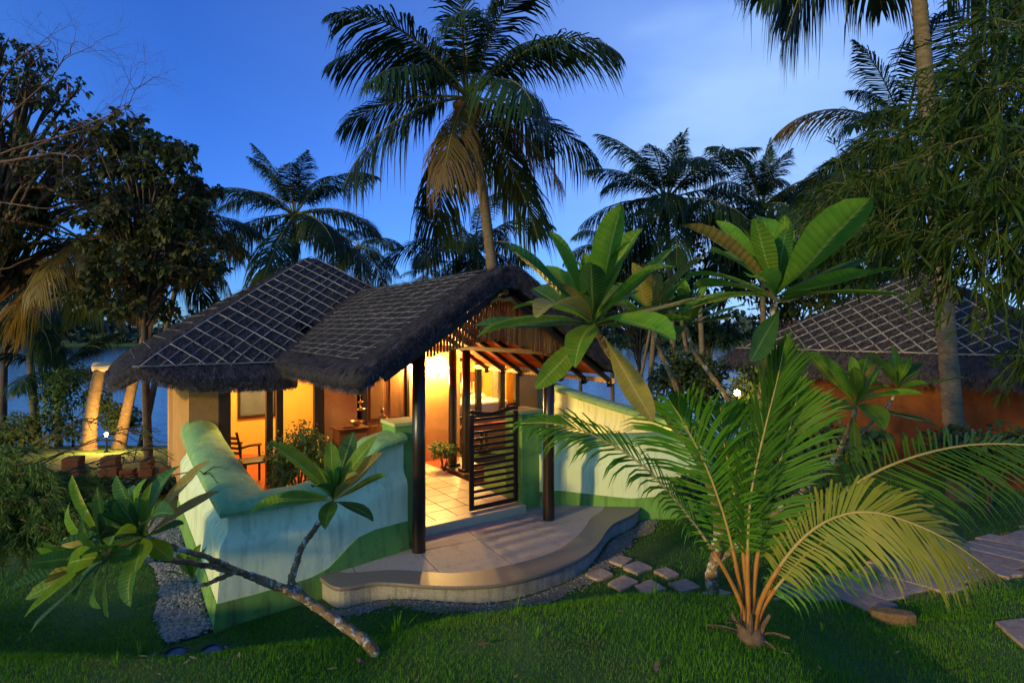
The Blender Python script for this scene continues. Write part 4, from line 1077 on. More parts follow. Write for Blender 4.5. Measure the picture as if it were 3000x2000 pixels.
# ---- lit lamps of the place
def bulb(power, area, col):
    """glowing glass whose emission gives the lamp its power (watts over the glass area)"""
    return mat('lit_glass_%d_%d' % (power, round(col[1]*100)), (1.0, .85, .6), emit=col, estr=power/(math.pi*area), rough=.4)
WARM = (1.0, .62, .17)
def wall_lamp(label, a_, z, power):
    t = thing('wall_lamp', label, 'wall lamp', (*toW(a_, 4.10), z), HA, 'wall lamps')
    bb = B(); lathe(bb, [(0, 0), (.05, 0), (.05, .012), (0, .014)], k=16); o = bb.obj('back_plate', M_iron, t); o.rotation_euler = (R(90), 0, 0); o.location = (0, 0, -.10)
    bb = B(); tube(bb, [(0, -.01, -.10), (0, -.08, -.12), (0, -.11, -.08), (0, -.11, -.045)], .009, 6); bb.obj('arm', M_iron, t)
    bb = B(); lathe(bb, [(0, -.05), (.03, -.045), (.055, -.01), (.055, .03), (.035, .06), (0, .066)], (0, -.11, 0), 16); bb.obj('globe', bulb(power, .036, WARM), t, smooth=True)
wall_lamp('lit wall lamp on the ochre wall between the front post and the paired columns', 2.42, 2.02, 150)
wall_lamp('lit wall lamp just left of the front post, beside the panelled door', 1.86, 2.04, 150)
def ceiling_lamp(label, a_, b_, z, power, col=WARM):
    t = thing('ceiling_lamp', label, 'ceiling lamp', (*toW(a_, b_), z), HA)
    bb = B(); lathe(bb, [(0, .03), (.10, .03), (.10, 0), (.085, -.0)], k=20); bb.obj('rim', M_metal, t)
    bb = B(); lathe(bb, [(.085, .0), (.075, -.04), (.04, -.06), (0, -.065)], k=20); bb.obj('bowl', bulb(power, .035, col), t, smooth=True)
ceiling_lamp('lit ceiling lamp inside the room behind the veranda doorways', -.65, 5.4, 2.58, 85)
ceiling_lamp('lit ceiling lamp inside the far bedroom', 5.2, 7.3, 2.27, 150)
# ------------------------------------------------------------------ vegetation builders
def leaf_cards(b, P, T, Nn, L_, W_, droop=.25, fold=.12):
    """one small six-point leaf at every P, pointing along T"""
    n = len(P); T = unit(T); S_ = unit(np.cross(T, Nn)); Nn = np.cross(S_, T)
    L_ = np.broadcast_to(np.asarray(L_, float), (n,))[:, None]; W_ = np.broadcast_to(np.asarray(W_, float), (n,))[:, None]
    dz = np.array([0, 0, -1.])
    c1 = P + T*L_*.38 + dz*L_*droop*.12; c2 = P + T*L_*.72 + dz*L_*droop*.42; tp = P + T*L_ + dz*L_*droop
    V = np.stack([P, c1 - S_*W_*.5 + Nn*W_*fold, c1 + S_*W_*.5 + Nn*W_*fold, c2 - S_*W_*.4 + Nn*W_*fold, c2 + S_*W_*.4 + Nn*W_*fold, tp], 1)
    uv = np.tile([[.5, 0], [0, .38], [1, .38], [0, .72], [1, .72], [.5, 1]], (n, 1))
    k = np.arange(n)[:, None]*6
    b.add(V, k + np.array([[1, 3, 4, 2]]), np.concatenate([k + np.array([[0, 1, 2]]), k + np.array([[3, 5, 4]])]), uv)
def rdir(n): return unit(rng.normal(0, 1, (n, 3)))

def frond_into(bl, br, P, side, ll, wd, hang, n, t0=.14, phi=(1.15, .42), r0=.03, r1=.004, tipw=.35, lift=.10, jit=.05, prof=None):
    """feather leaf along the polyline P: leaflets into bl, midrib into br"""
    m = len(P); s = np.linspace(0, 1, m)
    tube(br, P, r0*(1-s) + r1*s, 6)
    ts = np.clip(np.sort(np.linspace(t0, .995, n) + rng.normal(0, .28/n, n)), t0, .998)
    Q = np.stack([np.interp(ts, s, P[:, k]) for k in range(3)], -1)
    Tg = unit(np.gradient(P, axis=0)); Tq = unit(np.stack([np.interp(ts, s, Tg[:, k]) for k in range(3)], -1))
    sd = np.asarray(side, float); sd = np.broadcast_to(sd, Tq.shape); sd = unit(sd - Tq*np.sum(sd*Tq, 1, keepdims=True))
    nr_ = np.cross(sd, Tq); 
    x = (ts - t0)/(1 - t0)
    pr = prof(x) if prof else np.clip(.45 + 1.6*x, 0, 1)*np.clip((1.04 - x)/.42, tipw*.6, 1)
    ph = phi[0] + (phi[1] - phi[0])*x
    for sg in (1, -1):
        phj = ph + rng.normal(0, jit, n); lj = ll*pr*(1 + rng.normal(0, jit, n))*np.where(rng.random(n) < .06, rng.uniform(.35, .8, n), 1)
        d = unit(Tq*np.cos(phj)[:, None] + sg*sd*np.sin(phj)[:, None] + nr_*(lift + rng.normal(0, jit, n))[:, None])
        wv = unit(Tq - d*np.sum(Tq*d, 1, keepdims=True))*wd
        h_ = hang*(1 + rng.normal(0, .25, n))[:, None]*lj[:, None]; dz = np.array([0, 0, -1.])
        lc = lj[:, None]
        b0 = Q; m1 = Q + d*lc*.5*1.0 + dz*h_*.16; m2 = Q + d*lc*(.80 - .12*hang) + dz*h_*.48; tp = Q + d*lc*(1 - .25*hang) + dz*h_*.95
        V = np.stack([b0 - wv*.5, b0 + wv*.5, m1 + wv, m1 - wv, m2 + wv*.75, m2 - wv*.75, tp], 1); k = np.arange(n)[:, None]*7
        bl.add(V, np.concatenate([k + np.array([[0, 1, 2, 3]]), k + np.array([[3, 2, 4, 5]])]), k + np.array([[5, 4, 6]]))

# a stock of coconut fronds from young and upright to old and hanging; palms share these meshes
FR = []
SPEC = [(84, 30), (72, 55), (60, 78), (46, 92), (32, 92), (16, 84), (0, 74), (-16, 58), (-34, 42), (-54, 26)]
for k_, (e0, dr_) in enumerate(SPEC):
    for v_ in range(2):
        s = np.linspace(0, 1, 16); ang = R(e0) - R(dr_*(.86 + .12*rng.normal()))*s**1.4
        st = np.stack([np.cos(ang), .10*rng.normal()*s, np.sin(ang)], -1)/15
        P = np.concatenate([[[0, 0, 0]], np.cumsum(st[:-1], 0)])
        bl, br = B(), B()
        frond_into(bl, br, P, (0, 1, 0), .33, .0060, .55 + .35*(k_ > 5), 84, t0=.16, r0=.011, r1=.0012, lift=.16 if k_ < 5 else -.02, jit=.07)
        FR.append((bl.mesh('frond'), br.mesh('midrib')))

def ring_trunk(P, r0, r1, step=.13, k=10, flare=1.5):
    seg = np.concatenate([[0], np.cumsum(np.linalg.norm(np.diff(P, axis=0), axis=1))]); L_ = seg[-1]
    m = max(int(L_/step)*2, 12); d = np.linspace(0, L_, m)
    Q = np.stack([np.interp(d, seg, P[:, j_]) for j_ in range(3)], -1); f = d/L_
    r_ = (r0*(1-f) + r1*f)*(1 + (flare-1)*np.exp(-d/.35)); r_ = r_*(1 + .05*np.where(np.arange(m) % 2 == 0, 1, -.4) + .02*rng.normal(0, 1, m))
    bb = B(); tube(bb, Q, r_, k); return bb

def coconut_palm(label, base, crown, L_, n=20, r0=.17, bend=(0, 0), nuts=0, seed=0, emin=0, emax=9, step=.16, old=.18, skip=None, trunk_m=None, group='coconut palms'):
    rs = np.random.default_rng(100 + seed)
    base, crown = np.asarray(base, float), np.asarray(crown, float)
    t = thing('coconut_palm', label, 'palm', base, 0, group)
    c = crown - base
    P = spline([(0, 0, -.15), c*.35 + np.array([bend[0], bend[1], 0]), c*.7 + np.array([bend[0]*.8, bend[1]*.8, 0]), c], 40)
    ring_trunk(P, r0, r0*.62, step).obj('trunk', trunk_m or M_trunk, t, smooth=True)
    a0 = rs.random()*6.28
    for k_ in range(n):
        lev = emin + (emax - emin)*((k_ + .5)/n)**.92
        idx = int(np.clip(round(lev + rs.normal(0, .35)), 0, 9))*2 + int(rs.integers(0, 2))
        az = a0 + k_*2.39996 + rs.normal(0, .12); sc = L_*(1 - .28*(idx < 4))*(1 + .08*rs.normal())
        if skip and skip(az % (2*math.pi), idx//2): continue
        oldf = (old > 0 and idx//2 >= 8 and rs.random() < .30) or rs.random() < old*.3
        o = link('frond', FR[idx][0], None, t)
        if not o.data.materials: o.data.materials.append(M_frond)
        if oldf:
            o.material_slots[0].link = 'OBJECT'; o.material_slots[0].material = M_frond_old_or_lit
        o.location = c + np.array([math.cos(az), math.sin(az), 0])*r0*.5 + np.array([0, 0, .12*(1 - k_/n)*L_*.3]); o.rotation_euler = (rs.normal(0, .12), rs.normal(0, .06), az); o.scale = (sc,)*3
        r_ = link('midrib', FR[idx][1], None, o)
        if not r_.data.materials: r_.data.materials.append(M_rachis)
    nm = None
    for k_ in range(nuts):
        if nm is None:
            bb = B(); lathe(bb, [(0, -.13), (.07, -.11), (.115, -.02), (.105, .06), (.05, .12), (0, .13)], k=10); nm = bb.mesh('coconut', True)
        o = link('coconut', nm, M_coco, t); az = a0 + k_*2.1 + rs.normal(0, .2)
        o.location = c + np.array([math.cos(az)*(.26 + .12*rs.random()), math.sin(az)*(.26 + .12*rs.random()), -.22 - .3*rs.random()]); o.rotation_euler = tuple(rs.random(3)); o.scale = (1.15,)*3
    return t

def clump_tree(name, label, base, top_limbs, clumps, nleaf, lsize, lw, m_leaf, m_bark=M_branch, r0=.14, cat='tree', droop=.35, group=None, twigs=5, shell=.35):
    """trunk, limbs to each clump, twigs in the clump, leaves spread unevenly through its volume"""
    base = np.asarray(base, float); t = thing(name, label, cat, base, 0, group); bt, bl = B(), B()
    top = np.asarray(top_limbs, float) - base
    tp = spline([(0, 0, -.2), top*.5 + rng.normal(0, .06*np.linalg.norm(top)*.3, 3)*np.array([1, 1, 0]), top], 14); tube(bt, tp, np.linspace(r0, r0*.55, 14), 8)
    tot = sum(c[1][0]*c[1][1]*c[1][2] for c in clumps)
    for (cc, rr) in clumps:
        cc = np.asarray(cc, float) - base; rr = np.asarray(rr, float)
        f = rng.uniform(.55, 1.0); st = tp[int(f*13)]
        mid = (st + cc)/2 + np.array([0, 0, .12*np.linalg.norm(cc - st)]) + rng.normal(0, .08, 3)
        lp_ = spline([st, mid, cc], 8); tube(bt, lp_, np.linspace(r0*.38, r0*.12, 8), 5)
        tw = []
        for _ in range(twigs):
            e = cc + rdir(1)[0]*rr*.85; q_ = spline([cc*.7 + mid*.3, (cc + e)/2 + rng.normal(0, .05, 3), e], 5); tube(bt, q_, np.linspace(r0*.10, r0*.03, 5), 4, cap=False); tw.append(q_)
        n_ = max(int(nleaf*rr[0]*rr[1]*rr[2]/tot), 8)
        # leaves: most near the shell in little bunches
        nb_ = max(n_//9, 3); bc = rdir(nb_)*(rng.random((nb_, 1))**shell); ctr = bc[rng.integers(0, nb_, n_)] + rng.normal(0, .13, (n_, 3))
        P = cc + ctr*rr; T = unit(ctr*.6 + rdir(n_)*.9 + np.array([0, 0, -.25])); Nn = unit(rdir(n_)*.7 + np.array([0, 0, 1.]))
        s_ = lsize*(.65 + .7*rng.random(n_)); leaf_cards(bl, P, T, Nn, s_, s_*lw, droop)
    bt.obj('trunk', m_bark, t, smooth=True); bl.obj('crown', m_leaf, t)
    return t

def shrub(name, label, base, rr, nleaf, lsize, lw, m_leaf, cat='shrub', stems=5, group=None, droop=.25, zc=None, lump=7):
    """rounded shrub: stems and unevenly bunched leaves"""
    base = np.asarray(base, float); t = thing(name, label, cat, base, 0, group); bt, bl = B(), B(); rr = np.asarray(rr, float)
    c = np.array([0, 0, rr[2] if zc is None else zc])
    lc = rdir(lump*3); lc = lc[lc[:, 2] > -.6][:lump*2]*.62
    for k_ in range(stems):
        e = c + lc[k_ % len(lc)]*rr; tube(bt, spline([(rng.normal(0, .03), rng.normal(0, .03), -.05), c*.4 + e*.15, e], 7), np.linspace(.022, .006, 7), 5)
    n_ = nleaf; ctr = lc[rng.integers(0, len(lc), n_)] + rdir(n_)*(.42*rng.random((n_, 1))**.4)
    P = c + ctr*rr; T = unit(ctr + rdir(n_)*.8 + np.array([0, 0, -.15])); Nn = unit(ctr + rdir(n_)*.6 + np.array([0, 0, .6]))
    s_ = lsize*(.6 + .7*rng.random(n_)); leaf_cards(bl, P, T, Nn, s_, s_*lw, droop)
    bt.obj('stem', M_branch, t, smooth=True); bl.obj('foliage', m_leaf, t)
    return t

# plumeria leaves: a few shared shapes
PL = []
for k_ in range(5):
    t_ = np.array([0, .07, .14, .24, .36, .50, .64, .78, .89, .96, 1.0]); w_ = np.array([.007, .012, .026, .061, .099, .126, .135, .117, .079, .041, .005])
    curl = [.25, .5, .05, .8, -.1][k_]; tw = [.0, .25, -.2, .1, -.3][k_]; fold = [.25, .45, .2, .35, .55][k_]
    an_ = .25 - curl*1.1*t_**1.5 + .06*np.sin(t_*9 + k_); dx_ = np.gradient(t_)
    x_ = np.concatenate([[0], np.cumsum(np.cos(an_)[:-1]*np.diff(t_))]); z_ = np.concatenate([[0], np.cumsum(np.sin(an_)[:-1]*np.diff(t_))])
    V, uv = [], []
    for i_, tt in enumerate(t_):
        for c_ in (-1, -.5, 0, .5, 1):
            yy = c_*w_[i_]; ro = tw*tt; zz = abs(c_)*w_[i_]*fold + .008*math.sin(tt*40 + c_*3)*abs(c_)
            V.append((x_[i_], yy*math.cos(ro) - zz*math.sin(ro), z_[i_] + yy*math.sin(ro) + zz*math.cos(ro))); uv.append(((c_+1)/2, tt))
    q = [[i_*5 + j_, (i_+1)*5 + j_, (i_+1)*5 + j_+1, i_*5 + j_+1] for i_ in range(10) for j_ in range(4)]
    PL.append(B().add(V, q, uv=uv).mesh('leaf', True))
def rosette(parent, origin, c, axis, n, size, spread=(.15, 1.9), mats=(M_plum,), wts=None, seed=0, skip=None):
    """spiral of leaves round a branch tip; each leaf is a part"""
    rs = np.random.default_rng(500 + seed); ax = unit(axis); e1 = unit(np.cross(ax, [.3, .9, .1])); e2 = np.cross(ax, e1); a0 = rs.random()*6.28
    for k_ in range(n):
        f = (k_ + .3)/n; th = spread[0] + (spread[1] - spread[0])*f**.8 + rs.normal(0, .08); az = a0 + k_*2.39996 + rs.normal(0, .1)
        d = ax*math.cos(th) + (e1*math.cos(az) + e2*math.sin(az))*math.sin(th); up = ax - d*(ax @ d); up = unit(up) if np.linalg.norm(up) > .05 else e1
        sd = np.cross(up, d); M_ = Matrix(((d[0], sd[0], up[0]), (d[1], sd[1], up[1]), (d[2], sd[2], up[2]))).to_4x4()
        s_ = size*(.50 + .50*min(1, f*2.0))*(1 + .14*rs.normal())
        o = link('leaf', PL[int(rs.integers(0, 5))], None, parent)
        if not o.data.materials: o.data.materials.append(M_plum)
        m_ = mats[int(rs.choice(len(mats), p=wts))]
        o.material_slots[0].link = 'OBJECT'; o.material_slots[0].material = m_
        p_ = np.asarray(c, float) - np.asarray(origin, float) + ax*(.05*(1 - f))*size*2
        o.matrix_local = Matrix.Translation(Vector(p_)) @ M_ @ Matrix.Scale(s_, 4)
    return

# ------------------------------------------------------------------ far shore
bl = B(); n = 16000
X = rng.uniform(-330, 330, n); dep = rng.random(n); hh = 9 + 4*np.sin(X*.06) + 3*np.sin(X*.17 + 1) + 2.5*np.sin(X*.41)
P = np.stack([X + rng.normal(0, 1, n), 186 + 24*dep, -2.3 + (hh + 2.5)*rng.random(n)**.8*(.75 + .35*dep)], -1)
leaf_cards(bl, P, rdir(n), rdir(n), 2.6, 1.5, .2)
tag(bl.obj('far_shore_wood', M_far), 'dark wood on the far shore of the lake', kind='stuff')

# ------------------------------------------------------------------ coconut palms
def pal(label, u, v, Y, bu, L_, zb=None, **k):
    c = at(u, v, Y); bx = (bu - 1500)/F*Y; zb = float(land(bx, Y)) if zb is None else zb
    return coconut_palm(label, (bx, Y, zb), c, L_, **k)
pal('tall coconut palm with nuts and browning lower fronds rising behind the canopy ridge', 1372, 290, 17, 1462, 4.4, n=25, r0=.20, nuts=11, seed=1, bend=(.25, 0), old=.15)
pal('coconut palm behind the main roof, its crown left of the tallest palm', 862, 632, 25, 880, 4.1, n=21, r0=.16, seed=12, emax=8)
pal('smaller palm half hidden behind the right slope of the main roof', 1052, 725, 36, 1060, 3.2, n=15, r0=.15, seed=3, emin=3)
pal('palm crown spreading low behind the trunk of the tallest palm', 1392, 725, 31, 1400, 4.6, n=18, r0=.15, seed=4, emin=2)
pal('tiny distant palm showing over the roof between the two ridges', 1248, 800, 70, 1248, 3.0, n=10, r0=.15, seed=5)
pal('coconut palm standing left in the pair beyond the right courtyard wall', 1952, 590, 24, 1985, 4.0, n=24, r0=.15, nuts=6, seed=6, emax=8)
pal('coconut palm standing right in the pair beyond the right courtyard wall', 2232, 612, 26, 2240, 4.1, n=23, r0=.15, nuts=5, seed=7, emax=8)
pal('low palm behind and left of the pair of palms', 1790, 720, 37, 1795, 3.8, n=14, r0=.14, seed=8, emin=2)
pal('palm behind the bamboo, its fronds reaching left against the bright sky', 2650, 400, 16, 2690, 3.8, n=18, r0=.17, seed=9)
pal('dark palm low between the pair of palms and the bamboo', 2420, 620, 30, 2425, 4.2, n=16, r0=.14, seed=10, emin=2)
pal('coconut palm whose stout trunk crosses the terracotta hut, crown above the picture', 2650, -560, 10.3, 2815, 4.1, n=24, r0=.165, seed=13, emin=3, bend=(-.02, 0), step=.14, old=0)
pal('slim palm at the far left edge with fronds drooping over the lake', 78, 925, 19, 110, 2.5, n=13, r0=.14, seed=14, emin=3, emax=7)
pal('young palm low at the left with stiff fronds over the water', 165, 1095, 20, 170, 2.4, n=10, r0=.12, seed=15, emin=1, emax=6)
pal('palm with hanging fronds coloured lamplit orange half lost in the left trees', 235, 705, 15, -150, 2.7, n=15, r0=.09, seed=16, emin=4, old=2.5, bend=(-1.0, 0))  # orange lamplight put into these fronds by the old-frond colour
pal('leaning palm whose ringed trunk comes out below the left eave', 520, 690, 17.2, 345, 2.6, n=14, r0=.155, seed=17, emin=2, bend=(-.1, 0), step=.12)
pal('thin pale palm trunk close behind the leaning one under the left eave', 560, 640, 20, 412, 2.4, n=10, r0=.11, seed=18, emin=2, step=.12)
# cut trunk with a pale block on it
c = at(292, 1082, 16.5); bx = (258 - 1500)/F*16.5; zb = float(land(bx, 16.5))
t = thing('cut_palm_trunk', 'cut leaning palm trunk carrying a pale block, left of the eave', 'trunk', (bx, 16.5, zb))
P = spline([(0, 0, -.1), (c - np.array([bx, 16.5, zb]))*.5 + np.array([-.05, 0, 0]), c - np.array([bx, 16.5, zb])], 24); ring_trunk(P, .17, .145, .12).obj('trunk', M_trunk, t, smooth=True)
bb = B(); tube(bb, [P[-1] + np.array([-.14, 0, .06]), P[-1] + np.array([.75, 0, .10])], .15, 12); bb.obj('block', mat('limewashed_wood', (.45, .38, .30), (.55, .48, .38), scale=6, rough=.9, bump=.3), t)
for k_, (u, v, Y, r0, lab) in enumerate(((1880, 1010, 24, .07, 'thin leaning sapling trunk against the lake, leftmost of the slender trunks'), (1905, 1000, 22, .10, 'dark slender trunk against the lake, second of the slender trunks'), (2050, 1010, 20, .10, 'pale slender trunk among dark shrubs right of the lake view'), (2010, 1000, 23, .09, 'slim dark trunk behind the shrubs beside the lake view'))):
    X = (u - 1500)/F*Y; z = float(land(X, Y)); t = thing('slender_trunk', lab, 'trunk', (X, Y, z), 0, 'slender trunks by the lake')
    ring_trunk(spline([(0, 0, -.1), (.1*(k_-1), 0, 2.2), (.35*(1.2-k_*.6), 0, 5.2)], 20), r0*1.2, r0*.8, .3, 8).obj('trunk', M_trunk, t, smooth=True)

# ------------------------------------------------------------------ trees at the left
def clumps(pix, Y, dY, n, r_, seed):
    """scatter clumps inside an outline drawn round the crown (pixel outline at distance Y, with real depth dY)"""
    rs = np.random.default_rng(seed); xs_ = [p[0] for p in pix]; ys_ = [p[1] for p in pix]; out = []
    while len(out) < n:
        u, v = rs.uniform(min(xs_), max(xs_)), rs.uniform(min(ys_), max(ys_))
        if not inpoly(np.array([u]), np.array([v]), pix)[0]: continue
        c = at(u, v, Y); c[1] += rs.uniform(-dY, dY); s_ = rs.uniform(.7, 1.3)
        out.append((c, np.array([r_*s_*1.15, r_*s_, r_*s_*.62])))
    return out
b0 = (at(437, 1380, 13.4)[0], 13.4); zb = float(land(*b0))
clump_tree('broadleaf_tree', 'dark broad leaved tree with a thin dark trunk behind the left eave', (b0[0], b0[1], zb), at(432, 620, 13.4),
           clumps([(330, 370), (470, 360), (560, 430), (650, 520), (690, 640), (690, 740), (600, 800), (420, 900), (330, 930), (290, 800), (250, 620), (260, 480)], 13.4, 1.2, 95, .30, 1), 8800, .15, .62, M_tree, r0=.10)
clump_tree('broadleaf_tree', 'large fine leaved tree filling the upper left corner', (-14.0, 14.5, -.5), at(40, 520, 14.5),
           clumps([(-150, 150), (60, 160), (200, 190), (280, 290), (370, 380), (330, 480), (300, 600), (250, 700), (120, 800), (-150, 820)], 14.5, 1.6, 110, .36, 2), 11500, .12, .55, M_tree2, r0=.2)
clump_tree('broadleaf_tree', 'shadowed tree low at the left edge before the far shore', (-21.5, 24, -1.9), at(20, 900, 24),
           clumps([(-200, 780), (100, 760), (330, 800), (330, 900), (120, 980), (-200, 990)], 24, 2, 34, .75, 3), 4200, .24, .55, M_tree, r0=.16)

# bare branching trees: real forking twigs
def bare_tree(label, base, limbs, seed, depth=6, m=M_twig):
    rs = np.random.default_rng(seed); base = np.asarray(base, float); t = thing('bare_tree', label, 'tree', base); bb = B()
    def grow(p, d, l, r_, lev):
        k = 5; P = [p]; dd = d.copy()
        for _ in range(k):
            dd = unit(dd + rs.normal(0, .16, 3)); P.append(P[-1] + dd*l/k)
        tube(bb, np.array(P), np.linspace(r_, r_*.62, k+1), 5 if lev > 3 else 3, cap=False)
        if lev == 0: return
        for q_ in range(2 + (rs.random() < .65)):
            f = 1 if q_ == 0 else int(rs.integers(2, k+1))
            pp = P[-1] if q_ == 0 else P[f]
            nd = unit(dd + rs.normal(0, .55, 3) + np.array([0, 0, .08])); grow(pp, nd, l*rs.uniform(.62, .85), r_*.56, lev-1)
    for p, q_, r_, lev in limbs:
        p, q_ = np.asarray(p) - base, np.asarray(q_) - base; l = np.linalg.norm(q_ - p)
        tube(bb, spline([p, (p+q_)/2 + rs.normal(0, .05*l, 3), q_], 10), np.linspace(r_, r_*.6, 10), 6)
        grow(q_, unit(q_ - p), l*.30, r_*.55, lev); grow((p+q_)/2, unit(q_ - p + rs.normal(0, .4, 3)*l), l*.28, r_*.45, lev-1)
    bb.obj('branches', m, t, smooth=True); return t
tb_ = np.array([-11.8, 11.6, -.35])
bare_tree('leafless twiggy tree reaching in over the left trees', tb_, [(tb_, at(-140, 560, 11.6), .09, 2), (at(-140, 500, 11.6), at(40, 190, 11.6), .028, 5), (at(-140, 520, 11.6), at(150, 230, 11.4), .026, 5),
          (at(-140, 500, 11.2), at(150, 450, 11.0), .034, 5), (at(-60, 480, 11.4), at(260, 380, 11.2), .022, 6), (at(60, 450, 11.3), at(340, 330, 11.2), .018, 6), (at(-140, 560, 11.6), at(120, 610, 11.2), .02, 5)], 5)

# ------------------------------------------------------------------ trees and shrubs beyond, at the right
k_ = 0
for u, v, Y, ru, rv, lab in ((1870, 890, 33, 190, 130, 'dark tree mass under the left palm of the pair'), (2070, 850, 30, 150, 150, 'dark tree between the trunks of the palm pair'),
                             (2300, 830, 28, 190, 170, 'dark tree behind the second plumeria rosette'), (2560, 760, 24, 200, 150, 'dark tree showing through the bamboo'), (1700, 930, 38, 120, 80, 'low dark tree on the shore behind the first plumeria rosette')):
    k_ += 1; X = (u - 1500)/F*Y; r_ = ru/F*Y; z = float(land(X, Y)); th = np.linspace(0, 2*math.pi, 13)[:-1]
    clump_tree('shore_tree', lab, (X, Y, z), at(u, v + rv*.5, Y), clumps([(u + ru*math.cos(a), v + rv*math.sin(a)) for a in th], Y, r_*.5, 24, r_*.30, 30 + k_), 3000, .30, .5, M_darkleaf, r0=.14, group='dark trees by the shore')
def bush_px(name, lab, u, v, Y, r_, n, ls, m, **kw):
    X = (u - 1500)/F*Y; z = float(land(X, Y)); zc = H - (v - VH)/F*Y - z
    return shrub(name, lab, (X, Y, z), r_, n, ls, kw.pop('lw', .45), m, zc=max(zc, r_[2]*.8), **kw)
bush_px('shrub', 'dark leafy shrub right of the lake view, before the slender trunks', 1985, 1110, 15, (.75, .6, .85), 1700, .16, M_darkleaf)
bush_px('shrub', 'dark leafy shrub left of the lit garden lamp', 2075, 1120, 14.6, (.55, .5, .8), 1300, .16, M_darkleaf)
bush_px('shrub', 'dark shrub right of the lit garden lamp below the hut eave', 2205, 1160, 13.0, (.5, .45, .7), 1200, .15, M_darkleaf)
bush_px('shrub', 'low leafy plants at the foot of the terracotta hut wall', 2420, 1290, 9.6, (1.0, .5, .55), 1700, .15, M_gardleaf, lw=.5)
bush_px('shrub', 'low plants under the plumeria, behind the young palm', 2230, 1380, 8.4, (.75, .5, .5), 1300, .14, M_darkleaf, lw=.5)
bush_px('shrub', 'dark plants at the right edge beneath the bamboo', 2900, 1330, 9.4, (1.0, .6, .6), 1400, .16, M_darkleaf)
bush_px('shrub', 'small plants at the outer foot of the right garden wall', 2040, 1430, 8.9, (.45, .3, .25), 700, .10, M_darkleaf)
bush_px('shrub', 'leafy lamplit shrub by the water at the left', 215, 1150, 18.5, (1.2, .9, 1.0), 2600, .13, M_gardleaf, lw=.5)
bush_px('shrub', 'round lamplit shrub spreading low at the left edge', 110, 1260, 17.5, (1.5, .9, .6), 2400, .13, M_gardleaf, lw=.5)
bush_px('shrub', 'bright shrub right behind the left garden lamp', 345, 1230, 18.6, (.7, .6, .55), 1500, .12, M_gardleaf, lw=.5)
bush_px('shrub', 'small plants at the foot of the lamplit passage wall', 1300, 1318, 11.1, (.30, .22, .18), 500, .07, M_gardleaf, lw=.5)
X, Y = toW(-.92, 2.25)
shrub('ficus_bush', 'rounded glossy leaved bush behind the mint wall in front of the lit doorway', (X, Y, -.2), (.50, .48, .60), 3400, .065, .48, M_bush, cat='bush', stems=9, droop=.45, zc=1.06, lump=10)
# hedge of dark leaves behind the left plumeria
bl = B(); n = 5200
X = rng.uniform(-9.6, -6.75, n); Y = 10.6 + .9*rng.random(n); Z = land(X, Y) + .24*rng.random(n)**.7
leaf_cards(bl, np.stack([X, Y, Z], -1), unit(rdir(n) + np.array([0, 0, .4])), rdir(n), .09, .045, .2)
hd = thing('hedge', 'low dark hedge left of the cottage in front of the laterite stumps', 'hedge', (-8.2, 11, float(land(-8.2, 11))))
o = bl.obj('foliage', M_darkleaf, hd); o.location = (8.2, -11, -float(land(-8.2, 11)))
for k_, (u, v, w_, lab) in enumerate(((215, 1338, .36, 'leftmost laterite stump of the row behind the hedge'), (325, 1335, .34, 'second laterite stump from the left behind the hedge, lit on its side'), (376, 1392, .30, 'short laterite stump third in the row behind the hedge'),
                                      (431, 1345, .27, 'tall dark laterite stump at the foot of the thin dark trunk'), (487, 1380, .25, 'rightmost low laterite stump by the cottage side wall'))):
    Y = 12.3; c = at(u, v, Y); z = float(land(c[0], Y)); t = thing('laterite_stump', lab, 'stump', (c[0], Y, z), .3, 'laterite stumps behind the hedge'); hgt = c[2] - z
    bb = B(); box(bb, -w_/2, w_/2, -w_/2, w_/2, -.1, max(hgt*.55, .12)); bb.obj('block', M_later, t, bev=.02)
    bb = B(); box(bb, -w_/2 + .012, w_/2 - .015, -w_/2 + .01, w_/2 - .012, max(hgt*.55, .12) + .006, max(hgt, .22)); bb.obj('block', M_later, t, bev=.025)

# lit garden lamps
def garden_lamp(label, p, power, r_=.07):
    z = float(land(p[0], p[1])); t = thing('garden_lamp', label, 'garden lamp', (p[0], p[1], z), 0, 'lit garden lamps'); h_ = p[2] - z
    bb = B(); lathe(bb, [(0, 0), (.05, 0), (.05, .03), (.022, .05), (.02, h_ - r_*1.2), (.05, h_ - r_), (0, h_ - r_)], k=12); bb.obj('pole', M_iron, t, smooth=True)
    bb = B(); a_ = np.linspace(-1.35, 1.57, 9); lathe(bb, np.stack([r_*np.cos(a_), h_ + r_*np.sin(a_)], -1), k=16); bb.obj('globe', bulb(power, 4*math.pi*r_*r_*.97, (1.0, .54, .12)), t, smooth=True)
garden_lamp('lit garden lamp glowing among the leaning trunks by the lake at the left', at(312, 1272, 15.7), 270, .05)
garden_lamp('lit garden lamp shining between the dark shrubs left of the terracotta hut', at(2160, 1150, 12.4), 60, .06)
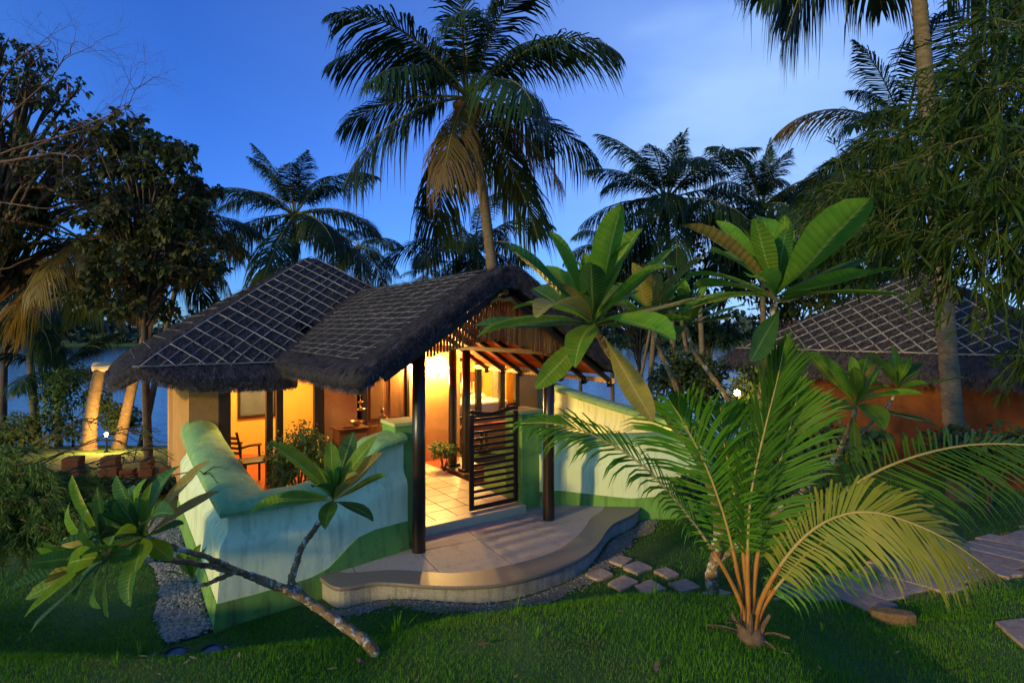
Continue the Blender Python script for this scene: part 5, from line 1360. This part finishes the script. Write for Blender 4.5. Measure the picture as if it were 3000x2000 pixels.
# ------------------------------------------------------------------ the hut at the right
hut = thing('hut', 'terracotta walled hut with a latticed thatch roof behind the plumeria', 'hut', (5.6, 15.7, 0), R(-55))
def hz(a, b):
    a, b = np.asarray(a, float), np.asarray(b, float)
    z = smin(smin(2.10 + .70*b, 2.10 + .62*a), smin(2.10 + .70*(6.4 - b), 2.10 + .62*(7.4 - a)))
    return z - .08*np.exp(-np.maximum(np.minimum(b, a), 0)/.25)
hl_ = []
for t_ in np.linspace(0, 2*math.pi, 120, endpoint=False):
    c_, s_ = math.cos(t_), math.sin(t_); d_ = (abs(c_/3.7)**7 + abs(s_/3.2)**7)**(-1/7); hl_.append((3.7 + d_*c_, 3.2 + d_*s_))
hl_ = np.array(hl_)
hr = thatch_body('thatched_roof', hl_, np.stack([np.clip(hl_[:, 0], 3.55, 3.85), np.full(120, 3.2)], -1), hz, .25, hut, rings=26)
n = 26000; a = 7.4*rng.random(n); b = 3.3*rng.random(n); nn_, dn = grad(hz, a, b)
straw('straw', np.c_[a, b, hz(a, b)], dn, nn_, .20, .006, .45, hr)
lpx = np.linspace(.2, 7.2, 60); fringe(hr, np.c_[lpx, np.full(60, .02), hz(lpx, np.full(60, .02))], np.tile([0, -1., 0], (60, 1)), 6000, .25, .14)
lpy = np.linspace(.2, 5, 40); fringe(hr, np.c_[np.full(40, .02), lpy, hz(np.full(40, .02), lpy)], np.tile([-1., 0, 0], (40, 1)), 3000, .25, .14)
for k_ in range(15):
    o_ = np.array([.55 + k_*.42, .32]); t_ = min(hit(o_, unit(np.array([3.4, 2.9])), np.array([3.7, 3.2]), unit(np.array([3.7, -3.2]))), 4.4)
    if t_ > .15: pole_on(hz, o_, o_ + unit(np.array([3.4, 2.9]))*t_*.98, .018, hr, n=10)
for k_ in range(17):
    o_ = np.array([7.0 - k_*.42, .32]); d_ = unit(np.array([-3.4, 2.9])); t_ = min(hit(o_, d_, np.array([3.7, 3.2]), unit(np.array([-3.7, -3.2]))), 4.4)
    if t_ > .15: pole_on(hz, o_, o_ + d_*t_*.98, .016, hr, n=10, lift=.04)
pole_on(hz, np.array([.45, .32]), np.array([7.0, .32]), .018, hr, n=14, lift=.055)
for nm, bx in (('front_wall', (.75, 6.65, .75, .95, -1.4, 2.35)), ('side_wall', (.75, .95, .953, 5.6, -1.4, 2.35)), ('side_wall', (6.45, 6.65, .953, 5.6, -1.4, 2.35)), ('back_wall', (.953, 6.447, 5.4, 5.6, -1.4, 2.35))):
    part(nm, M_hut, [bx], bev=.02, parent=hut)

# ------------------------------------------------------------------ plumeria leaning over the lawn before the mint wall
def branch(bt, o, pts, r0, r1, n=18):
    P = spline([at(*p) - o for p in pts], n); m_ = n*3; f_ = np.linspace(0, n - 1, m_); Q = np.stack([np.interp(f_, np.arange(n), P[:, k]) for k in range(3)], -1)
    r_ = np.interp(f_, [0, n - 1], [r0, r1])*.80*(1 + .05*rng.normal(0, 1, m_) + .07*(np.arange(m_) % 3 == 0)); Q = Q + rng.normal(0, .0022, Q.shape); tube(bt, Q, r_, 10)
    for k in range(n*2):                        # raised leaf scars
        i_ = int(rng.integers(0, m_)); d_ = rdir(1)[0]; c_ = Q[i_] + d_*r_[i_]*.82; lathe(bt, [(0, r_[i_]*.30), (r_[i_]*.22, r_[i_]*.2), (r_[i_]*.30, 0)], c_, 6)
    return P
Yb = 4.35
for _ in range(12):
    Xb = (1100 - 1500)/F*Yb; Yb += .5*((H - float(land(Xb, Yb)))*F/(1915 - VH) - Yb)
o_ = np.array([Xb, Yb, float(land(Xb, Yb))])
lp = thing('plumeria', 'leaning plumeria with pale lichened trunk on the lawn before the mint wall', 'plumeria', o_)
bt = B()
branch(bt, o_, [(1112, 1945, Yb), (1085, 1890, Yb), (1037, 1852, Yb+.02), (961, 1800, Yb+.03), (900, 1758, Yb+.03), (828, 1722, Yb-.02), (757, 1692, Yb-.1), (690, 1672, Yb-.2)], .052, .026, 26)
branch(bt, o_, [(905, 1762, Yb+.03), (872, 1728, Yb+.05), (854, 1700, Yb+.08), (866, 1659, Yb+.12), (884, 1603, Yb+.16), (920, 1552, Yb+.2), (976, 1475, Yb+.25)], .036, .023, 22)
branch(bt, o_, [(858, 1708, Yb+.08), (830, 1722, Yb+.02), (790, 1715, Yb-.06), (700, 1672, Yb-.2), (594, 1628, Yb-.45), (500, 1600, Yb-.65), (430, 1575, Yb-.75)], .026, .020, 18)
branch(bt, o_, [(700, 1676, Yb-.2), (600, 1655, Yb-.35), (500, 1640, Yb-.55), (410, 1636, Yb-.7), (330, 1632, Yb-.8)], .024, .018, 14)
branch(bt, o_, [(690, 1672, Yb-.2), (640, 1695, Yb-.22), (600, 1712, Yb-.25), (572, 1712, Yb-.27)], .022, .014, 8)
bt.obj('trunk', M_bark, lp, smooth=True)
DK = (M_plum_d, M_plum, M_plum_y)
rosette(lp, o_, at(976, 1470, Yb+.25), (.10, -.35, .90), 19, .54, (.15, 1.75), DK, (.22, .66, .12), 1)
rosette(lp, o_, at(425, 1575, Yb-.75), (-.30, -.45, .80), 28, .50, (.15, 1.95), DK, (.62, .30, .08), 2)
rosette(lp, o_, at(325, 1630, Yb-.8), (-.70, -.45, .25), 22, .48, (.15, 1.8), DK, (.58, .27, .15), 3)
rosette(lp, o_, at(566, 1705, Yb-.27), (-.15, -.1, .95), 7, .25, (.15, 1.3), (M_plum,), (1.0,), 4)

# ------------------------------------------------------------------ big plumeria at the right
Yr = 6.1; Xr = (2105 - 1500)/F*Yr; o_ = np.array([Xr, Yr, float(land(Xr, Yr))])
rp = thing('plumeria', 'large plumeria with broad leaves spreading before the canopy and the hut', 'plumeria', o_)
bt = B()
branch(bt, o_, [(2112, 1800, 6.1), (2092, 1740, 6.1), (2082, 1690, 6.08), (2095, 1640, 6.05), (2105, 1560, 5.95), (2090, 1450, 5.7), (2040, 1330, 5.35), (1950, 1215, 4.9), (1850, 1110, 4.5), (1790, 1040, 4.2), (1742, 962, 4.0)], .085, .030, 34)
branch(bt, o_, [(2100, 1600, 6.0), (2150, 1450, 5.6), (2210, 1250, 5.0), (2250, 1050, 4.5), (2268, 890, 4.2)], .05, .030, 22)
branch(bt, o_, [(2095, 1650, 6.05), (2130, 1620, 6.05), (2200, 1560, 6.0), (2300, 1480, 5.9), (2390, 1405, 5.8), (2450, 1335, 5.75), (2485, 1260, 5.7), (2508, 1195, 5.6)], .045, .026, 26)
branch(bt, o_, [(2060, 1370, 5.4), (2000, 1180, 5.2), (1940, 1040, 5.1), (1908, 950, 5.0)], .035, .022, 14)
branch(bt, o_, [(2200, 1290, 5.1), (2120, 1150, 5.2), (2040, 1040, 5.3), (2010, 960, 5.4)], .03, .02, 12)
branch(bt, o_, [(2450, 1335, 5.75), (2530, 1260, 5.9), (2600, 1190, 6.0), (2625, 1145, 6.0)], .025, .018, 10)
bt.obj('trunk', M_bark, rp, smooth=True)
LT = (M_plum, M_plum_d, M_plum_y)
rosette(rp, o_, at(1738, 955, 3.9), (-.05, -.22, .95), 31, .76, (.12, 1.85), LT, (.78, .18, .04), 11)
rosette(rp, o_, at(2270, 880, 4.1), (.05, -.15, .97), 31, .80, (.12, 1.8), LT, (.78, .18, .04), 12)
rosette(rp, o_, at(1908, 945, 5.0), (-.05, -.05, .98), 19, .60, (.15, 1.7), LT, (.6, .3, .10), 13)
rosette(rp, o_, at(2010, 955, 5.4), (.05, 0, .98), 17, .58, (.15, 1.7), LT, (.6, .3, .10), 14)
rosette(rp, o_, at(2508, 1190, 5.6), (.05, -.15, .97), 19, .62, (.15, 2.1), LT, (.72, .2, .08), 15)
rosette(rp, o_, at(2628, 1140, 6.0), (.2, 0, .95), 13, .52, (.15, 1.9), LT, (.72, .2, .08), 16)

# a few single leaves hanging below the nearest cluster
for (u, v, u2, v2, dy, sz, m_) in ((1768, 985, 1885, 1215, -.05, .66, M_plum_y), (1725, 975, 1600, 1110, -.1, .58, M_plum), (2285, 905, 2180, 1060, -.2, .62, M_plum_d), (2500, 1215, 2490, 1340, -.1, .5, M_plum)):
    p0, p1 = at(u, v, 3.9 if u < 2000 else (4.1 if u < 2400 else 5.6)), at(u2, v2, (3.9 if u < 2000 else (4.1 if u < 2400 else 5.6)) + dy)
    d = unit(p1 - p0); up = unit(np.array([0, -1., .25]) - d*(np.array([0, -1., .25]) @ d)); sd = np.cross(up, d)
    o = link('leaf', PL[2], None, rp); o.material_slots[0].link = 'OBJECT'; o.material_slots[0].material = m_
    o.matrix_local = Matrix.Translation(Vector(p0 - o_)) @ Matrix(((d[0], sd[0], up[0]), (d[1], sd[1], up[1]), (d[2], sd[2], up[2]))).to_4x4() @ Matrix.Scale(sz, 4)

# ------------------------------------------------------------------ young coconut palm in the lawn
Yp = 4.25
for _ in range(12):
    Xp = (2200 - 1500)/F*Yp; Yp += .5*((H - float(land(Xp, Yp)))*F/(1878 - VH) - Yp)
o_ = np.array([Xp, Yp, float(land(Xp, Yp))])
yp = thing('young_palm', 'young coconut palm with orange stalks growing from the lawn at the right', 'palm', o_)
def yfrond(pts, side, ll, hang, n, t0, m=M_young, mr=M_rachis_y, r0=.0155, phi=(1.2, .35), wd=.0095, lift=.1, split=None, **k):
    P = spline([at(u, v, Yp + dy) - o_ for u, v, dy in pts], 26); bl, br = B(), B()
    frond_into(bl, br, P, side, ll, wd, hang, int(n*1.3), t0=t0, r0=r0, r1=.003, phi=phi, lift=lift, **k)
    f = bl.obj('frond', m, yp); br.obj('midrib', mr, f, smooth=True)
    j = int(26*t0) + 2; bb = B(); tube(bb, P[:j], np.interp(np.arange(j), [0, 2, j-1], [r0*1.7, r0*1.15, r0*1.02])*(1 + .05*rng.normal(0, 1, j)), 8); bb.obj('stalk', M_petiole, f, smooth=True)
    return f
b0 = (2195, 1868, 0)
yfrond([b0, (2168, 1760, 0), (2100, 1630, -.02), (2000, 1490, -.03), (1880, 1360, -.05), (1740, 1275, -.08), (1620, 1240, -.1), (1525, 1240, -.12)], (.15, .8, .5), .40, .40, 54, .30, wd=.0085, r0=.015, phi=(.95, .35))
yfrond([(2190, 1868, .03), (2165, 1700, .05), (2130, 1540, .08), (2075, 1380, .10), (2010, 1250, .1), (1960, 1170, .1)], (.6, -.6, .5), .62, .25, 46, .30, phi=(1.2, .45))
yfrond([(2196, 1868, -.02), (2190, 1650, -.02), (2200, 1450, -.02), (2240, 1260, -.04), (2275, 1120, -.05), (2300, 1000, -.1)], (1, .25, -.1), .50, .10, 60, .22, phi=(.75, .22), m=M_young)
yfrond([(2202, 1868, .0), (2215, 1660, .03), (2255, 1450, .05), (2310, 1270, .05), (2345, 1120, .0)], (.8, -.7, .2), .56, .15, 48, .28, phi=(1.0, .3), m=M_young)
yfrond([(2190, 1868, .05), (2180, 1640, .1), (2150, 1440, .15), (2120, 1290, .18), (2110, 1190, .2)], (1, .2, .2), .52, .2, 44, .30, phi=(1.05, .4))
yfrond([(2206, 1868, .04), (2250, 1740, .06), (2320, 1620, .1), (2430, 1480, .15), (2560, 1385, .2), (2720, 1325, .25), (2880, 1300, .3), (3060, 1310, .3), (3220, 1360, .3)], (-.2, .9, .5), .66, .35, 66, .20, phi=(1.25, .5), r0=.019)
yfrond([(2204, 1868, -.04), (2230, 1760, -.08), (2290, 1650, -.14), (2370, 1560, -.22), (2460, 1510, -.32), (2560, 1500, -.42), (2680, 1535, -.52), (2800, 1595, -.60), (2930, 1690, -.66)], (-.35, .75, .65), .46, .38, 66, .22, m=M_young_y, phi=(1.25, .4), wd=.010)
yfrond([(2206, 1868, -.02), (2235, 1780, -.06), (2300, 1690, -.1), (2390, 1600, -.1), (2500, 1560, -.1), (2640, 1570, -.1)], (-.3, .8, .4), .45, .55, 40, .3, m=M_young, phi=(1.2, .45))
# dry husk, fibrous sheath and old stubs at its foot
bb = B()
for k_ in range(130):
    a_ = rng.random()*6.28; r_ = .045 + .035*rng.random(); z0 = .0 + .05*rng.random(); l_ = .10 + .22*rng.random(); sw = rng.normal(0, .5)
    P = np.array([(math.cos(a_)*r_, math.sin(a_)*r_, z0), (math.cos(a_ + sw*.5)*r_*.95, math.sin(a_ + sw*.5)*r_*.95, z0 + l_*.5), (math.cos(a_ + sw)*r_*(.7 + .5*rng.random()), math.sin(a_ + sw)*r_*.9, z0 + l_)])
    tube(bb, P, [.0035, .003, .0012], 3, cap=False)
tag(bb.obj('fibre_sheath', M_husk, yp), kind='stuff')
for k_ in range(5):
    a_ = k_*1.3 + .4; l_ = .16 + .14*rng.random(); bb = B()
    tube(bb, [(math.cos(a_)*.04, math.sin(a_)*.04, .0), (math.cos(a_)*.085, math.sin(a_)*.085, l_*.6), (math.cos(a_)*.13, math.sin(a_)*.13, l_)], [.024, .017, .012], 6); bb.obj('dead_stub', M_husk, yp)
bb = B(); lathe(bb, [(0, -.06), (.075, -.05), (.10, .03), (.075, .12), (.035, .17), (0, .18)], (0, 0, 0), 12); bb.obj('husk', M_husk, yp, smooth=True)
for k_, (az, l_, z1) in enumerate(((2.7, .30, .06), (.4, .22, .16), (3.6, .24, .20), (-.9, .18, .03), (5.6, .26, .12))):
    P = spline([(0, 0, .03), (math.cos(az)*l_*.5, math.sin(az)*l_*.5, z1*.7 + .02), (math.cos(az)*l_, math.sin(az)*l_, z1)], 8); bb = B()
    s_ = np.array([-math.sin(az), math.cos(az), 0]); w_ = np.array([.03, .028, .026, .024, .02, .016, .01, .002])[:, None]
    V = np.stack([P - s_*w_, P + np.array([0, 0, -.012]), P + s_*w_], 1).reshape(-1, 3)
    bb.add(V, [[i_*3 + j_, (i_+1)*3 + j_, (i_+1)*3 + j_+1, i_*3 + j_+1] for i_ in range(7) for j_ in range(2)]); bb.obj('dry_sheath', M_husk, yp)

# ------------------------------------------------------------------ bamboo clump hanging in from the right
bo = np.array([6.6, 5.7, float(land(6.6, 5.7))]); bam = thing('bamboo_clump', 'dense drooping bamboo filling the upper right of the view', 'bamboo', bo)
bc, bl = B(), B(); rs = np.random.default_rng(77)
tips = [(2440, 700, 5.6), (2425, 610, 5.8), (2470, 560, 5.6), (2540, 440, 5.8), (2620, 350, 5.8), (2480, 640, 5.2), (2560, 520, 5.0), (2620, 420, 5.4), (2760, 330, 5.2), (2830, 190, 5.0), (2580, 680, 4.6), (2700, 600, 4.6), (2760, 450, 4.4), (2850, 300, 4.4), (2900, 120, 4.6), (2960, 40, 5.0),
        (2500, 720, 5.6), (2620, 740, 5.0), (2780, 720, 4.4), (2880, 620, 4.2), (2940, 480, 4.2), (2850, 780, 4.8), (2950, 740, 4.4), (2700, 700, 5.8), (2820, 560, 5.8), (2940, 860, 4.8), (2750, 790, 5.4), (2600, 600, 5.8),
        (2990, 260, 4.4), (3020, 640, 4.2), (2880, 420, 5.4), (2800, 220, 5.8), (3000, 1050, 5.6)]
for k_, tp in enumerate(tips):
    e = at(*tp) - bo; st = np.array([rs.normal(0, .25), rs.normal(0, .25), -.1]); top_z = max(e[2] + .5, 2.6)
    P = spline([st, np.array([e[0]*.12, e[1]*.1, top_z*.55]), np.array([e[0]*.5, e[1]*.5, top_z*.97]), e + np.array([.25, 0, .12]), e], 30)
    tube(bc, P, np.linspace(.022, .004, 30), 6)
    for q_ in range(34):
        f = rs.uniform(.42, 1.0); p_ = P[int(f*29)]; d = unit(np.array([-.55, -.2, -.35]) + rs.normal(0, .55, 3)); l_ = rs.uniform(.25, .65)
        tw = spline([p_, p_ + d*l_*.5 + np.array([0, 0, .03]), p_ + d*l_ + np.array([0, 0, -.18*l_])], 6); tube(bc, tw, np.linspace(.004, .0015, 6), 3, cap=False)
        n_ = int(rs.integers(16, 25)); ii = rs.random(n_)**.7; Q = np.stack([np.interp(ii, np.linspace(0, 1, 6), tw[:, j_]) for j_ in range(3)], -1)
        T = unit(d + rs.normal(0, .5, (n_, 3)) + np.array([-.15, 0, -.35])); s_ = rs.uniform(.075, .165, n_)
        leaf_cards(bl, Q, T, unit(rs.normal(0, 1, (n_, 3)) + np.array([0, -.4, .6])), s_, s_*.13, .35, .05)
bc.obj('cane', M_cane, bam, smooth=True); bl.obj('foliage', M_bamboo, bam)

# ------------------------------------------------------------------ feathery shrub at the left edge
fo = np.array([-5.6, 5.3, float(land(-5.6, 5.3))]); fs = thing('feathery_shrub', 'feathery shrub with drooping sprays reaching in at the left edge', 'shrub', fo)
bc, bl = B(), B(); rs = np.random.default_rng(55)
tips = [(430, 1330, 5.6, 0), (390, 1270, 5.7, 0), (440, 1360, 5.4, 0), (330, 1300, 5.5, 0), (300, 1370, 5.3, 0), (270, 1240, 5.7, 0), (180, 1290, 5.4, 0), (600, 1390, 5.5, 0)] + \
       [(rs.uniform(20, 260), rs.uniform(1380, 1590), rs.uniform(4.6, 5.3), 1) for _ in range(30)] + [(rs.uniform(-100, 60), rs.uniform(1330, 1620), rs.uniform(4.6, 5.2), 1) for _ in range(16)]
for k_, (u, v, Y, kd) in enumerate(tips):
    e = at(u, v, Y) - fo; st = np.array([rs.normal(0, .1), rs.normal(0, .1), rs.uniform(.2, .9)])
    P = spline([st*np.array([1, 1, 0]), st, (st + e)/2 + np.array([0, 0, .30 if kd == 0 else .45]), e + np.array([-.18, 0, .10 if kd else .02]), e], 26); tube(bc, P, np.linspace(.014, .003, 26), 5)
    for q_ in range(9 if kd == 0 else 20):
        f = rs.uniform(.45, 1.0); p_ = P[int(f*25)]; d = unit((P[25] - P[18])*1.2 + rs.normal(0, .12 if kd == 0 else .2, 3) + np.array([.05, 0, -.10 if kd else 0])); l_ = rs.uniform(.12, .32)
        tw = spline([p_, p_ + d*l_*.5 + np.array([0, 0, .02]), p_ + d*l_ + np.array([0, 0, -.06 if kd == 0 else -.14*l_*3])], 7); tube(bc, tw, np.linspace(.006 if kd == 0 else .004, .002, 7), 4, cap=False)
        n_ = 40 if kd == 0 else 64; ii = rs.random(n_); Q = np.stack([np.interp(ii, np.linspace(0, 1, 7), tw[:, j_]) for j_ in range(3)], -1)
        T = unit(d*1.1 + rs.normal(0, .55, (n_, 3))); s_ = rs.uniform(.022, .045, n_) if kd == 0 else rs.uniform(.045, .09, n_)
        leaf_cards(bl, Q, T, unit(rs.normal(0, 1, (n_, 3))), s_, s_*.10, .2, .0)
bc.obj('branch', M_branch, fs, smooth=True); bl.obj('foliage', M_needle, fs)
